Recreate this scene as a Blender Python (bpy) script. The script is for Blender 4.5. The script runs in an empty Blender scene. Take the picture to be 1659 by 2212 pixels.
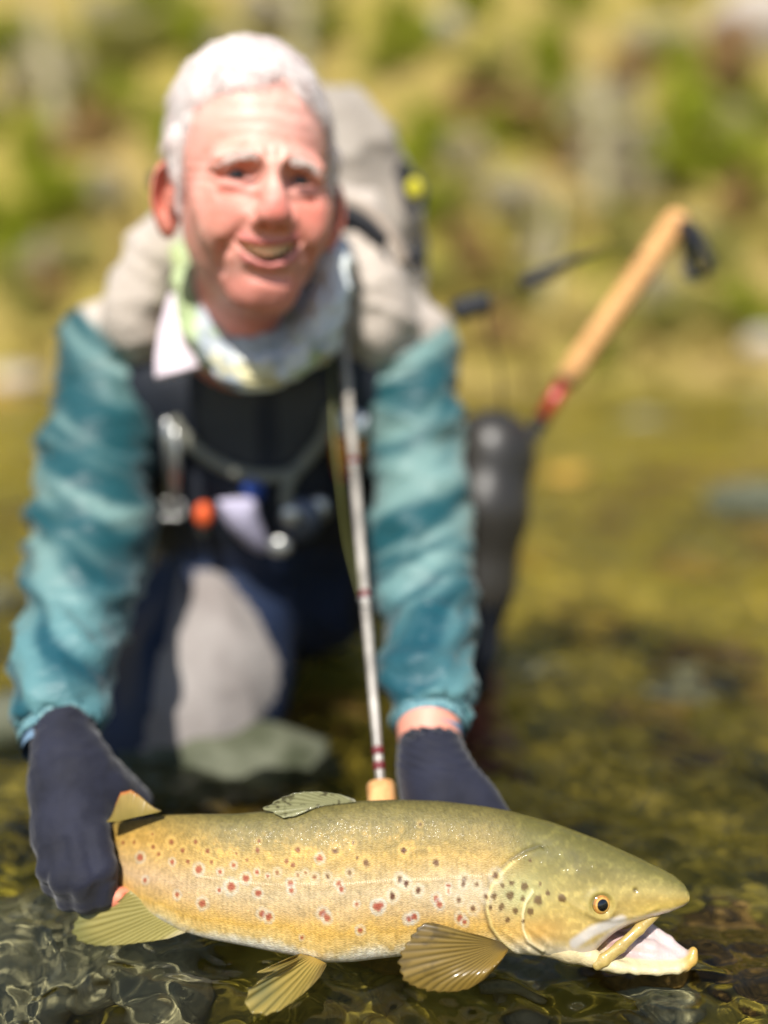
import bpy, math, random
import numpy as np
from mathutils import Vector, Matrix
from mathutils.bvhtree import BVHTree

random.seed(7)
RNG = np.random.default_rng(11)
scene = bpy.context.scene
COL = scene.collection

# ------------------------------------------------------------------ camera
CAM_H = 0.47                       # metres above the water
PITCH = math.radians(10.0)
FPX = 2040.0                       # focal length in units of a 1659 x 2212 picture
FOCUS = 0.695
cam_data = bpy.data.cameras.new("camera")
cam = bpy.data.objects.new("camera", cam_data)
COL.objects.link(cam)
cam.location = (0, 0, CAM_H)
cam.rotation_euler = (math.pi / 2 - PITCH, 0, 0)
cam_data.sensor_fit = 'HORIZONTAL'
cam_data.sensor_width = 36.0
cam_data.lens = 36.0 * FPX / 1659.0
cam_data.clip_start = 0.02
cam_data.clip_end = 400.0
cam_data.dof.use_dof = True
cam_data.dof.focus_distance = FOCUS
cam_data.dof.aperture_fstop = 1.30
scene.camera = cam

# ------------------------------------------------------------------ light
SUN_EL = math.radians(53.0)
SUN_AZ = math.radians(-168.0)      # measured from +Y towards +X: behind the camera, to the left
sun_dir = Vector((math.sin(SUN_AZ) * math.cos(SUN_EL), math.cos(SUN_AZ) * math.cos(SUN_EL), math.sin(SUN_EL)))
world = bpy.data.worlds.new("World")
scene.world = world
world.use_nodes = True
wn = world.node_tree
bg = wn.nodes["Background"]
sky = wn.nodes.new("ShaderNodeTexSky")
sky.sky_type = 'NISHITA'
sky.sun_disc = False
sky.sun_elevation = SUN_EL
sky.sun_rotation = SUN_AZ
sky.altitude = 400
wn.links.new(sky.outputs[0], bg.inputs[0])
bg.inputs[1].default_value = 0.085
sun_data = bpy.data.lights.new("sun", 'SUN')
sun_data.energy = 5.0
sun_data.angle = math.radians(0.53)
sun_data.color = (1.0, 0.955, 0.88)
sun = bpy.data.objects.new("sun", sun_data)
COL.objects.link(sun)
sun.rotation_euler = sun_dir.to_track_quat('Z', 'Y').to_euler()
sun.location = (-3, -3, 6)
sun_data.cycles.is_caustics_light = True

scene.view_settings.view_transform = 'Standard'
scene.view_settings.look = 'None'
scene.view_settings.gamma = 1.0
scene.view_settings.exposure = 0.46
scene.view_settings.use_curve_mapping = False
scene.render.engine = 'CYCLES'
scene.cycles.use_denoising = True
scene.cycles.max_bounces = 10
scene.cycles.sample_clamp_indirect = 4.0
scene.cycles.caustics_refractive = True
scene.cycles.caustics_reflective = False

# ------------------------------------------------------------------ picture -> place
CR = np.array([1.0, 0, 0])
CF = np.array([0, math.cos(PITCH), -math.sin(PITCH)])
CU = np.array([0, math.sin(PITCH), math.cos(PITCH)])
CC = np.array([0, 0, CAM_H])

def P(u, v, d):
    """the point d metres deep seen at (u, v) of a 1659 x 2212 picture"""
    return CC + d * ((u - 829.5) / FPX * CR + (1106.0 - v) / FPX * CU + CF)

def ray(u, v):
    return (u - 829.5) / FPX * CR + (1106.0 - v) / FPX * CU + CF

def on_z(u, v, z):
    r = ray(u, v)
    return CC + r * ((z - CAM_H) / r[2])

def px(V):
    Q = V - CC
    d = Q @ CF
    return 829.5 + FPX * (Q @ CR) / d, 1106.0 - FPX * (Q @ CU) / d

def M(rpx, d):
    return rpx * d / FPX

# ------------------------------------------------------------------ noise
def _hash(ix, iy, iz, seed):
    h = (ix.astype(np.int64) * 73856093) ^ (iy.astype(np.int64) * 19349663) ^ (iz.astype(np.int64) * 83492791) ^ (seed * 2654435)
    h &= 0xffffffff
    h = ((h ^ (h >> 15)) * 2246822519) & 0xffffffff
    h = ((h ^ (h >> 13)) * 3266489917) & 0xffffffff
    h ^= h >> 16
    return (h & 0xffff).astype(np.float64) / 32767.5 - 1.0

def vnoise(Q, seed=0):
    i = np.floor(Q)
    f = Q - i
    w = f * f * (3 - 2 * f)
    x, y, z = i[:, 0], i[:, 1], i[:, 2]
    def c(a, b, d): return _hash(x + a, y + b, z + d, seed)
    wx, wy, wz = w[:, 0], w[:, 1], w[:, 2]
    a = c(0, 0, 0) * (1 - wx) + c(1, 0, 0) * wx
    b = c(0, 1, 0) * (1 - wx) + c(1, 1, 0) * wx
    d = c(0, 0, 1) * (1 - wx) + c(1, 0, 1) * wx
    e = c(0, 1, 1) * (1 - wx) + c(1, 1, 1) * wx
    return (a * (1 - wy) + b * wy) * (1 - wz) + (d * (1 - wy) + e * wy) * wz

def fbm(Q, n=3, seed=0, gain=0.5):
    s = 0; a = 1.0; t = 0
    for k in range(n):
        s = s + a * vnoise(Q * 2.03 ** k + 17.3 * k, seed + k); t += a; a *= gain
    return s / t

def sstep(a, b, x):
    t = np.clip((x - a) / (b - a), 0, 1)
    return t * t * (3 - 2 * t)

def lin(r, g, b):
    return tuple((c / 255.0 / 12.92) if c <= 10 else ((c / 255.0 + 0.055) / 1.055) ** 2.4 for c in (r, g, b))

def L3(r, g, b):
    return np.array(lin(r, g, b))

# ------------------------------------------------------------------ mesh helpers
def mesh_data(name, V, F, mats, cols=None, midx=None, smooth=True):
    V = np.asarray(V, dtype=np.float32); F = np.asarray(F, dtype=np.int32)
    me = bpy.data.meshes.new(name)
    n, k = F.shape
    me.vertices.add(len(V)); me.vertices.foreach_set("co", V.ravel())
    me.loops.add(n * k); me.loops.foreach_set("vertex_index", F.ravel())
    me.polygons.add(n)
    me.polygons.foreach_set("loop_start", np.arange(0, n * k, k, dtype=np.int32))
    me.polygons.foreach_set("use_smooth", np.full(n, smooth, dtype=bool))
    for m in (mats if isinstance(mats, (list, tuple)) else [mats]):
        me.materials.append(m)
    if midx is not None:
        me.polygons.foreach_set("material_index", np.asarray(midx, dtype=np.int32))
    if cols is not None:
        at = me.color_attributes.new("Col", 'FLOAT_COLOR', 'POINT')
        c4 = np.ones((len(V), 4), dtype=np.float32); c4[:, :np.shape(cols)[1]] = cols
        at.data.foreach_set("color", c4.ravel())
    me.update(calc_edges=True)
    me.validate()
    return me

def link(name, me, parent=None, loc=None):
    o = bpy.data.objects.new(name, me)
    COL.objects.link(o)
    if parent is not None:
        o.parent = parent
        base = Vector((0, 0, 0)); q = parent
        while q is not None:
            base += q.location; q = q.parent
        o.location = (Vector(loc) if loc is not None else Vector((0, 0, 0))) - base
    elif loc is not None:
        o.location = loc
    return o

def mk(name, V, F, mats, parent=None, cols=None, midx=None, smooth=True):
    """vertices in world space; the object's origin goes to the middle of its base"""
    V = np.asarray(V, dtype=np.float64)
    lo, hi = V.min(0), V.max(0)
    org = np.array([(lo[0] + hi[0]) / 2, (lo[1] + hi[1]) / 2, lo[2]])
    return link(name, mesh_data(name, V - org, F, mats, cols, midx, smooth), parent, org)

def tag(o, label=None, cat=None, group=None, kind=None):
    if label: o["label"] = label
    if cat: o["category"] = cat
    if group: o["group"] = group
    if kind: o["kind"] = kind
    return o

def thing(name, label, cat, loc, group=None):
    o = bpy.data.objects.new(name, None)
    COL.objects.link(o)
    o.location = loc
    o.empty_display_size = 0.05
    return tag(o, label, cat, group)

def vnormals(V, F):
    V = np.asarray(V, dtype=np.float64)
    n = np.cross(V[F[:, 2]] - V[F[:, 0]], V[F[:, -1]] - V[F[:, 1]])
    out = np.zeros_like(V)
    for k in range(F.shape[1]):
        for a in range(3):
            out[:, a] += np.bincount(F[:, k], weights=n[:, a], minlength=len(V))
    return out / (np.linalg.norm(out, axis=1, keepdims=True) + 1e-12)

# ------------------------------------------------------------------ distance-field modelling + surface nets
class Grid:
    def __init__(s, lo, hi, h):
        s.lo = np.asarray(lo, float); s.h = h
        s.n = np.ceil((np.asarray(hi, float) - s.lo) / h).astype(int) + 1
        s.D = np.full(s.n, 1.0, dtype=np.float32)
    def _sub(s, lo, hi):
        a = np.clip(np.floor((lo - s.lo) / s.h).astype(int), 0, s.n)
        b = np.clip(np.ceil((hi - s.lo) / s.h).astype(int) + 1, 0, s.n)
        sl = tuple(slice(int(a[i]), int(b[i])) for i in range(3))
        ax = [(s.lo[i] + s.h * np.arange(a[i], b[i])).astype(np.float32) for i in range(3)]
        return sl, ax[0][:, None, None], ax[1][None, :, None], ax[2][None, None, :]
    def op(s, prim, k=0.0, sub=False):
        fn, lo, hi = prim
        m = 0.02 + k
        sl, X, Y, Z = s._sub(lo - m, hi + m)
        if s.D[sl].size == 0: return
        d = fn(X, Y, Z); D = s.D[sl]
        if sub:
            a, b = -D, d
        else:
            a, b = D, d
        if k > 0:
            h = np.clip(0.5 + 0.5 * (b - a) / k, 0, 1)
            r = b * (1 - h) + a * h - k * h * (1 - h)
        else:
            r = np.minimum(a, b)
        if sub:  # max(D, -d) = -min(-D, d)
            r = -r
        s.D[sl] = r
    def add(s, prim, k=0.0): s.op(prim, k)
    def cut(s, prim, k=0.0):
        fn, lo, hi = prim
        s.op((fn, lo, hi), k, True)
    def mesh(s):
        D = s.D
        S = D < 0
        S[0] = S[-1] = False; S[:, 0] = S[:, -1] = False; S[:, :, 0] = S[:, :, -1] = False
        D = np.where(S, D, np.maximum(D, 1e-6))
        n = np.array(D.shape) - 1
        cnt = np.zeros(n, dtype=np.int8)
        corners = [(i, j, k) for i in (0, 1) for j in (0, 1) for k in (0, 1)]
        for i, j, k in corners:
            cnt += S[i:n[0] + i, j:n[1] + j, k:n[2] + k]
        act = (cnt > 0) & (cnt < 8)
        idx = np.argwhere(act)
        ids = np.full(n, -1, dtype=np.int32)
        ids[act] = np.arange(len(idx))
        vals = {c: D[idx[:, 0] + c[0], idx[:, 1] + c[1], idx[:, 2] + c[2]] for c in corners}
        acc = np.zeros((len(idx), 3)); w = np.zeros(len(idx))
        for c in corners:
            for ax in range(3):
                if c[ax] == 0:
                    e = list(c); e[ax] = 1; e = tuple(e)
                    a, b = vals[c], vals[e]
                    x = (a < 0) != (b < 0)
                    t = np.where(x, a / np.where(x, a - b, 1), 0)
                    pos = np.array(c, float)[None, :].repeat(len(idx), 0)
                    pos[:, ax] += t
                    acc += pos * x[:, None]; w += x
        V = s.lo + s.h * (idx + acc / w[:, None])
        F = []
        for ax in range(3):
            sl0 = [slice(None)] * 3; sl1 = [slice(None)] * 3
            sl0[ax] = slice(0, -1); sl1[ax] = slice(1, None)
            A = S[tuple(sl0)]; B = S[tuple(sl1)]
            ed = np.argwhere(A != B)
            o1, o2 = (ax + 1) % 3, (ax + 2) % 3
            ok = (ed[:, o1] > 0) & (ed[:, o2] > 0) & (ed[:, o1] < n[o1]) & (ed[:, o2] < n[o2])
            ed = ed[ok]
            q = []
            for (da, db) in ((-1, -1), (0, -1), (0, 0), (-1, 0)):
                e = ed.copy(); e[:, o1] += da; e[:, o2] += db
                q.append(ids[e[:, 0], e[:, 1], e[:, 2]])
            q = np.stack(q, 1)
            flip = B[ed[:, 0], ed[:, 1], ed[:, 2]]
            q[flip] = q[flip][:, ::-1]
            F.append(q)
        F = np.concatenate(F)
        F = F[(F >= 0).all(1)]
        return V, F

def cap(a, ra, b, rb):
    a = np.asarray(a, float); b = np.asarray(b, float); ba = b - a; L = float(ba @ ba) + 1e-12
    def fn(X, Y, Z):
        x, y, z = X - a[0], Y - a[1], Z - a[2]
        h = np.clip((x * ba[0] + y * ba[1] + z * ba[2]) / L, 0, 1)
        return np.sqrt((x - h * ba[0]) ** 2 + (y - h * ba[1]) ** 2 + (z - h * ba[2]) ** 2) - (ra + (rb - ra) * h)
    r = max(ra, rb)
    return fn, np.minimum(a, b) - r, np.maximum(a, b) + r

def ell(c, r, R=None):
    c = np.asarray(c, float); r = np.asarray(r, float)
    R = np.eye(3) if R is None else np.asarray(R, float)      # columns = axes
    def fn(X, Y, Z):
        x, y, z = X - c[0], Y - c[1], Z - c[2]
        q = [x * R[0, i] + y * R[1, i] + z * R[2, i] for i in range(3)]
        k0 = np.sqrt(sum((q[i] / r[i]) ** 2 for i in range(3)))
        k1 = np.sqrt(sum((q[i] / r[i] ** 2) ** 2 for i in range(3))) + 1e-9
        return k0 * (k0 - 1) / k1
    e = np.sqrt(((R * r[None, :]) ** 2).sum(1))
    return fn, c - e, c + e

def chain(g, pts, k=0.0):
    for (a, ra), (b, rb) in zip(pts[:-1], pts[1:]):
        g.add(cap(a, ra, b, rb), k)

def custom(fn, lo, hi):
    return fn, np.asarray(lo, float), np.asarray(hi, float)

def camR():
    return np.stack([CR, CU, -CF], 1)

# ------------------------------------------------------------------ simple solids
def tube(pts, rads, seg=12, caps=True):
    pts = np.asarray(pts, float); n = len(pts)
    rads = np.full(n, rads) if np.isscalar(rads) else np.asarray(rads, float)
    T = np.gradient(pts, axis=0); T /= np.linalg.norm(T, axis=1, keepdims=True)
    up = np.array([0.13, 0.27, 0.95])
    if abs(T[0] @ up) > .93: up = np.array([1.0, 0.1, 0.0])
    N = []; prev = up - (up @ T[0]) * T[0]
    for t in T:
        prev = prev - (prev @ t) * t; prev = prev / np.linalg.norm(prev); N.append(prev)
    N = np.array(N); B = np.cross(T, N)
    a = np.linspace(0, 2 * np.pi, seg, endpoint=False)
    V = pts[:, None, :] + rads[:, None, None] * (np.cos(a)[None, :, None] * N[:, None, :] + np.sin(a)[None, :, None] * B[:, None, :])
    V = V.reshape(-1, 3)
    i = np.arange(n - 1)[:, None] * seg; j = np.arange(seg)[None, :]; j2 = (j + 1) % seg
    F = np.stack([i + j, i + j2, i + seg + j2, i + seg + j], -1).reshape(-1, 4)
    if caps:
        V = np.vstack([V, pts[0], pts[-1]]); c0 = n * seg; c1 = c0 + 1
        jj = np.arange(seg); k2 = (jj + 1) % seg; e = (n - 1) * seg
        F = np.vstack([F, np.stack([k2, jj, np.full(seg, c0), np.full(seg, c0)], 1), np.stack([e + jj, e + k2, np.full(seg, c1), np.full(seg, c1)], 1)])
    return V, F

def tri_fix(F):
    """quads with a doubled corner -> triangles"""
    d = F[:, 2] == F[:, 3]
    t1 = F[d][:, :3]; q = F[~d]
    return np.vstack([t1, q[:, [0, 1, 2]], q[:, [0, 2, 3]]])

def mktube(name, pts, rads, mat, parent=None, seg=12, cols=None):
    V, F = tube(pts, rads, seg)
    return mk(name, V, tri_fix(F), mat, parent, cols)

def ribbon(pts, wdir, half, thick):
    pts = np.asarray(pts, float); n = len(pts)
    T = np.gradient(pts, axis=0); T /= np.linalg.norm(T, axis=1, keepdims=True)
    w = np.asarray(wdir, float); W = w[None, :] - (T @ w)[:, None] * T; W /= np.linalg.norm(W, axis=1, keepdims=True)
    N = np.cross(T, W)
    half = np.full(n, half) if np.isscalar(half) else np.asarray(half)
    ring = [(1, 1), (-1, 1), (-1, -1), (1, -1)]
    V = np.stack([pts + W * (half[:, None] * a) + N * (thick * b) for a, b in ring], 1).reshape(-1, 3)
    i = np.arange(n - 1)[:, None] * 4; j = np.arange(4)[None, :]; j2 = (j + 1) % 4
    F = np.stack([i + j, i + j2, i + 4 + j2, i + 4 + j], -1).reshape(-1, 4)
    e = (n - 1) * 4
    F = np.vstack([F, [[3, 2, 1, 0]], [[e, e + 1, e + 2, e + 3]]])
    return V, F

def spline(pts, n=40):
    pts = np.asarray(pts, float); m = len(pts)
    t = np.linspace(0, m - 1, n); i = np.clip(t.astype(int), 0, m - 2); f = (t - i)[:, None]
    g = lambda k: pts[np.clip(k, 0, m - 1)]
    p0, p1, p2, p3 = g(i - 1), g(i), g(i + 1), g(i + 2)
    return 0.5 * (2 * p1 + (p2 - p0) * f + (2 * p0 - 5 * p1 + 4 * p2 - p3) * f ** 2 + (3 * p1 - p0 - 3 * p2 + p3) * f ** 3)

_ico = {}
def ico(sub):
    if sub in _ico: return _ico[sub]
    import bmesh
    bm = bmesh.new(); bmesh.ops.create_icosphere(bm, subdivisions=sub, radius=1.0)
    V = np.array([v.co[:] for v in bm.verts]); F = np.array([[v.index for v in f.verts] for f in bm.faces]); bm.free()
    _ico[sub] = (V, F)
    return V, F

# ------------------------------------------------------------------ materials
def mat(name, col=(0.5, 0.5, 0.5), rough=0.6, spec=0.5, attr=False, metal=0.0, sheen=0.0, coat=0.0, coat_rough=0.1,
        sss=0.0, trans=0.0, var=None, bump=None, bump2=None, mapscale=None):
    """var=(colour2, scale, contrast) noise blend; bump=(scale, strength, distance)"""
    m = bpy.data.materials.new(name); m.use_nodes = True
    nt = m.node_tree; b = nt.nodes["Principled BSDF"]
    b.inputs["Roughness"].default_value = rough
    b.inputs["Specular IOR Level"].default_value = spec
    b.inputs["Metallic"].default_value = metal
    b.inputs["Sheen Weight"].default_value = sheen
    b.inputs["Coat Weight"].default_value = coat
    b.inputs["Coat Roughness"].default_value = coat_rough
    if sss:
        b.inputs["Subsurface Weight"].default_value = sss
        b.inputs["Subsurface Radius"].default_value = (1.0, 0.35, 0.2)
        b.inputs["Subsurface Scale"].default_value = 0.006
    tc = nt.nodes.new("ShaderNodeTexCoord"); co = tc.outputs["Object"]
    if mapscale:
        mp = nt.nodes.new("ShaderNodeMapping"); mp.inputs["Scale"].default_value = mapscale
        nt.links.new(co, mp.inputs[0]); co = mp.outputs[0]
    c = None
    if attr:
        a = nt.nodes.new("ShaderNodeVertexColor"); a.layer_name = "Col"; c = a.outputs[0]
    else:
        b.inputs["Base Color"].default_value = (*col, 1)
    if var:
        c2, sc, con = var
        nz = nt.nodes.new("ShaderNodeTexNoise"); nz.inputs["Scale"].default_value = sc; nz.inputs["Detail"].default_value = 5
        nt.links.new(co, nz.inputs["Vector"])
        rp = nt.nodes.new("ShaderNodeValToRGB"); rp.color_ramp.elements[0].position = .5 - con; rp.color_ramp.elements[1].position = .5 + con
        nt.links.new(nz.outputs[0], rp.inputs[0])
        mx = nt.nodes.new("ShaderNodeMixRGB")
        nt.links.new(rp.outputs[0], mx.inputs[0])
        if c is not None: nt.links.new(c, mx.inputs[1]); mx.blend_type = 'MULTIPLY'
        else: mx.inputs[1].default_value = (*col, 1)
        mx.inputs[2].default_value = (*c2, 1)
        c = mx.outputs[0]
    if c is not None: nt.links.new(c, b.inputs["Base Color"])
    last = None
    for bp in (bump, bump2):
        if bp:
            nz = nt.nodes.new("ShaderNodeTexNoise"); nz.inputs["Scale"].default_value = bp[0]; nz.inputs["Detail"].default_value = 4
            nt.links.new(co, nz.inputs["Vector"])
            bu = nt.nodes.new("ShaderNodeBump"); bu.inputs["Strength"].default_value = bp[1]; bu.inputs["Distance"].default_value = bp[2]
            nt.links.new(nz.outputs[0], bu.inputs["Height"])
            if last is not None: nt.links.new(last, bu.inputs["Normal"])
            last = bu.outputs[0]
    if last is not None: nt.links.new(last, b.inputs["Normal"])
    if trans:
        tr = nt.nodes.new("ShaderNodeBsdfTranslucent"); ms = nt.nodes.new("ShaderNodeMixShader"); ms.inputs[0].default_value = trans
        if c is not None: nt.links.new(c, tr.inputs[0])
        else: tr.inputs[0].default_value = (*col, 1)
        nt.links.new(b.outputs[0], ms.inputs[1]); nt.links.new(tr.outputs[0], ms.inputs[2])
        nt.links.new(ms.outputs[0], nt.nodes["Material Output"].inputs[0])
    return m

# ================================================================== THE SETTING
BANK_Y = 10.4
def bed_z(x, y):
    q = np.stack([x, y, np.zeros_like(x)], 1)
    return -0.135 - 0.10 * sstep(1.2, 3.5, y) + 0.035 * fbm(q * 1.7, 3, 3) + 0.02 * fbm(q * 6.0, 3, 5) + 0.22 * sstep(BANK_Y - 2.2, BANK_Y + .2, y)

def bank_z(x, y):
    q = np.stack([x, y, np.zeros_like(x)], 1)
    t = np.maximum(y - BANK_Y + 0.5 * fbm(q * 0.35, 2, 9), -0.6)
    return 0.10 * np.minimum(t, 1.0) + 0.72 * np.maximum(t - 0.7, 0) + (0.30 * fbm(q * 0.5, 3, 21) + 0.12 * fbm(q * 1.9, 2, 23)) * sstep(0, 1.5, t) + 0.04

def pgrid(nx, ys, w0, w1):
    t = np.linspace(-1, 1, nx)
    X = (t + 3.0 * t ** 9)[None, :] * (w0 + w1 * ys[:, None].clip(0)); Y = np.repeat(ys[:, None], nx, 1)
    ny = len(ys)
    i = np.arange(ny - 1)[:, None] * nx; j = np.arange(nx - 1)[None, :]
    F = np.stack([i + j, i + j + 1, i + nx + j + 1, i + nx + j], -1).reshape(-1, 4)
    return X.ravel(), Y.ravel(), F

m_bed = mat("riverbed_gravel", L3(178, 152, 62), rough=.85, spec=.2, var=(L3(128, 116, 42), 7.0, .16), bump=(40, .8, .01))
m_stone = [mat("olive_algae_stone", L3(166, 146, 60), rough=.7, spec=.3, var=(L3(96, 88, 42), 9.0, .2), bump=(30, .6, .006)),
           mat("brown_stone", L3(164, 126, 64), rough=.7, spec=.3, var=(L3(70, 58, 36), 11.0, .2), bump=(30, .6, .006)),
           mat("grey_stone", L3(188, 178, 146), rough=.75, spec=.3, var=(L3(132, 128, 108), 13.0, .2), bump=(36, .6, .006)),
           mat("golden_stone", L3(198, 156, 62), rough=.7, spec=.3, var=(L3(96, 80, 34), 12.0, .2), bump=(36, .6, .006))]

ys = np.concatenate([np.linspace(-5, -.7, 9), np.linspace(-0.6, 0.3, 12), np.geomspace(0.33, BANK_Y + 1.6, 190)])
X, Y, F = pgrid(150, ys, 1.4, 1.0)
bed = mk("riverbed", np.stack([X, Y, bed_z(X, Y)], 1), F, m_bed)
tag(bed, kind="structure")

# ---- the water: a real rippled sheet with refraction; the sun's caustics come through it
m_water = bpy.data.materials.new("river_water"); m_water.use_nodes = True
nt = m_water.node_tree; nt.nodes.remove(nt.nodes["Principled BSDF"])
gl = nt.nodes.new("ShaderNodeBsdfGlass"); gl.inputs["IOR"].default_value = 1.33; gl.inputs["Roughness"].default_value = 0.0
gl.inputs["Color"].default_value = (0.955, 0.97, 0.86, 1)
nt.links.new(gl.outputs[0], nt.nodes["Material Output"].inputs[0])

ys = np.concatenate([np.linspace(-5, -.6, 16), np.linspace(-0.55, 0.36, 40), np.geomspace(0.365, BANK_Y + 1.2, 700)])
X, Y, F = pgrid(600, ys, 0.50, 1.00)
def water_z(X, Y):
    rng = np.random.default_rng(5)
    cell = np.maximum(0.003, 0.0065 * Y)
    Z = np.zeros_like(X)
    q = np.stack([X * 3, Y * 3, 0 * X], 1)
    wx = 0.05 * fbm(q, 2, 41); wy = 0.05 * fbm(q, 2, 43)
    patch = 0.45 + 0.75 * sstep(-.35, .45, fbm(np.stack([X * 2.6, Y * 2.6, 0 * X], 1), 2, 47))
    for k in range(64):
        lam = 0.015 * (28.0 ** (k / 63.0))
        th = rng.normal(math.radians(75), 0.75)
        a = 0.0078 * lam ** 1.02 * (1.9 if lam < .035 else 1.45 if lam < .07 else .8)
        ph = rng.uniform(0, 6.28)
        kk = 2 * math.pi / lam
        s = np.sin(kk * ((X + wx) * math.cos(th) + (Y + wy) * math.sin(th)) + ph)
        Z += a * s * sstep(1.6, 4.0, lam / cell) * (patch if lam < .12 else 1)
    return Z
water = mk("river_water", np.stack([X, Y, water_z(X, Y)], 1), F, m_water)
tag(water, kind="structure")
water.cycles.is_caustics_caster = True
bed.cycles.is_caustics_receiver = True

# ---- stones of the bed, one object each
def stone_mesh(seed, m, flat=.6, sub=3):
    V, Fi = ico(sub)
    rs = np.random.default_rng(seed)
    V = V * (1 + 0.22 * fbm(V * 1.3 + rs.uniform(-9, 9, 3), 2, seed)[:, None] + 0.07 * fbm(V * 3.7, 2, seed + 3)[:, None])
    for _ in range(5):                      # broken faces
        n = rs.normal(size=3); n /= np.linalg.norm(n)
        d = V @ n; c = 0.72
        V = V - np.maximum(d - c, 0)[:, None] * n * .8
    V = V * np.array([1, rs.uniform(.65, .9), flat])
    return mesh_data("stone", V, Fi, m)
stone_meshes = [stone_mesh(100 + k, m_stone[k % 4], .45 + .08 * (k % 3)) for k in range(12)]
rs = np.random.default_rng(77)
def put_stone(x, y, s, me, dz=0.0):
    z = float(bed_z(np.array([x]), np.array([y]))[0])
    o = link("stone", me, bed, (x, y, z + s * .2 + dz))
    o.scale = (s, s, s); o.rotation_euler = (rs.uniform(-.15, .15), rs.uniform(-.15, .15), rs.uniform(0, 6.3))
    o.cycles.is_caustics_receiver = True
    return o
spots = []
for k in range(190):
    for _ in range(30):
        y = 0.42 * (9.0 / .42) ** (rs.uniform(0, 1) ** 1.15)
        x = rs.uniform(-1, 1) * (0.34 + .52 * y)
        s = rs.uniform(.028, .06) * (1 + .55 * y) * (1.35 if rs.uniform() < .2 else 1)
        if s > .20 + .03 * y: s = .2
        if all((x - a) ** 2 + (y - b) ** 2 > (.72 * (s + c)) ** 2 for a, b, c in spots): break
    spots.append((x, y, s))
    put_stone(x, y, s * .95, stone_meshes[[0, 1, 3, 4, 5, 7, 8, 9, 11, 2][int(rs.integers(10))]])

for (u, v, s, k) in ((60, 2110, .055, 2), (250, 2150, .070, 6), (430, 2120, .050, 10), (40, 2200, .060, 6), (380, 2205, .050, 2), (170, 2060, .045, 10), (1560, 2150, .055, 5), (1380, 2180, .060, 9), (1100, 2190, .050, 6), (820, 2200, .045, 7)):
    q_ = on_z(u, v, -.11); put_stone(q_[0], q_[1], s, stone_meshes[k], .012)
# the pale boulder beside the kneeling leg, and stones that break the surface further out
def rock(name, u, v, z, sx, sy, sz, m, seed, label, cat="rock", group=None, rot=0.0, sub=4, ground=None):
    c = on_z(u, v, z) if ground is None else ground
    V, Fi = ico(sub); r2 = np.random.default_rng(seed)
    V = V * (1 + 0.20 * fbm(V * 1.4 + r2.uniform(-9, 9, 3), 3, seed)[:, None] + 0.08 * fbm(V * 5, 3, seed + 7)[:, None] + 0.03 * fbm(V * 14, 2, seed + 9)[:, None])
    V = V * np.array([sx, sy, sz]); cr, sr = math.cos(rot), math.sin(rot)
    V = V @ np.array([[cr, sr, 0], [-sr, cr, 0], [0, 0, 1]]) + c
    o = mk(name, V, Fi, m)
    tag(o, label, cat, group)
    return o
m_grey_rock = mat("pale_grey_rock", L3(104, 106, 88), rough=.75, spec=.3, var=(L3(62, 66, 46), 18.0, .14), bump=(50, .7, .006), bump2=(240, .4, .002))
rock("river_boulder", 462, 1676, -.032, .150, .072, .068, m_grey_rock, 3, "pale grey-green boulder breaking the water by the kneeling grey knee", rot=.12)
for k, (u, v, s, lab) in enumerate(((1640, 1085, .17, "pale grey stone above the water far beyond the black knee"),
                                    (1230, 1030, .10, "small tan stone in the water behind the wading staff"),
                                    (20, 1560, .085, "pale wet stone beside the dark glove on the fish tail"))):
    rock("river_stone", u, v, 0.0, s, s * .7, s * .38, m_grey_rock if k != 1 else m_stone[3], 50 + k, lab, rot=.4 * k, sub=3)

# ---- the far bank
ys = np.concatenate([np.linspace(BANK_Y - 1.2, BANK_Y + 4, 70), np.linspace(BANK_Y + 4.15, 32, 90)])
X, Y, F = pgrid(190, ys, 7.0, 0.75)
m_bank = mat("bank_dry_grass", L3(150, 128, 80), rough=.95, spec=.1, var=(L3(136, 126, 52), .5, .2), bump=(6, 1.0, .08))
bank = mk("river_bank", np.stack([X, Y, bank_z(X, Y)], 1), F, m_bank)
tag(bank, kind="structure")
# land beyond, reaching the horizon, and the near shore behind the camera
gx, gy = np.meshgrid(np.linspace(-220, 220, 30), np.linspace(31.5, 330, 24)); n0 = 30
zz = 14.8 + 0.10 * (gy - 31.5) + 3 * fbm(np.stack([gx.ravel() * .03, gy.ravel() * .03, 0 * gx.ravel()], 1), 2, 3).reshape(gx.shape) * sstep(31.5, 60, gy)
i = np.arange(23)[:, None] * n0; j = np.arange(29)[None, :]
F = np.stack([i + j, i + j + 1, i + n0 + j + 1, i + n0 + j], -1).reshape(-1, 4)
tag(mk("hill", np.stack([gx.ravel(), gy.ravel(), zz.ravel()], 1), F, m_bank), kind="structure")

def bank_hit(u, v):
    r = ray(u, v); t = np.linspace(9.5, 30, 900)
    Q = CC + r[None, :] * t[:, None]
    h = bank_z(Q[:, 0], Q[:, 1]); k = np.argmax(Q[:, 2] < h)
    if k == 0: k = len(t) - 1
    return Q[k], t[k]

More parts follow.
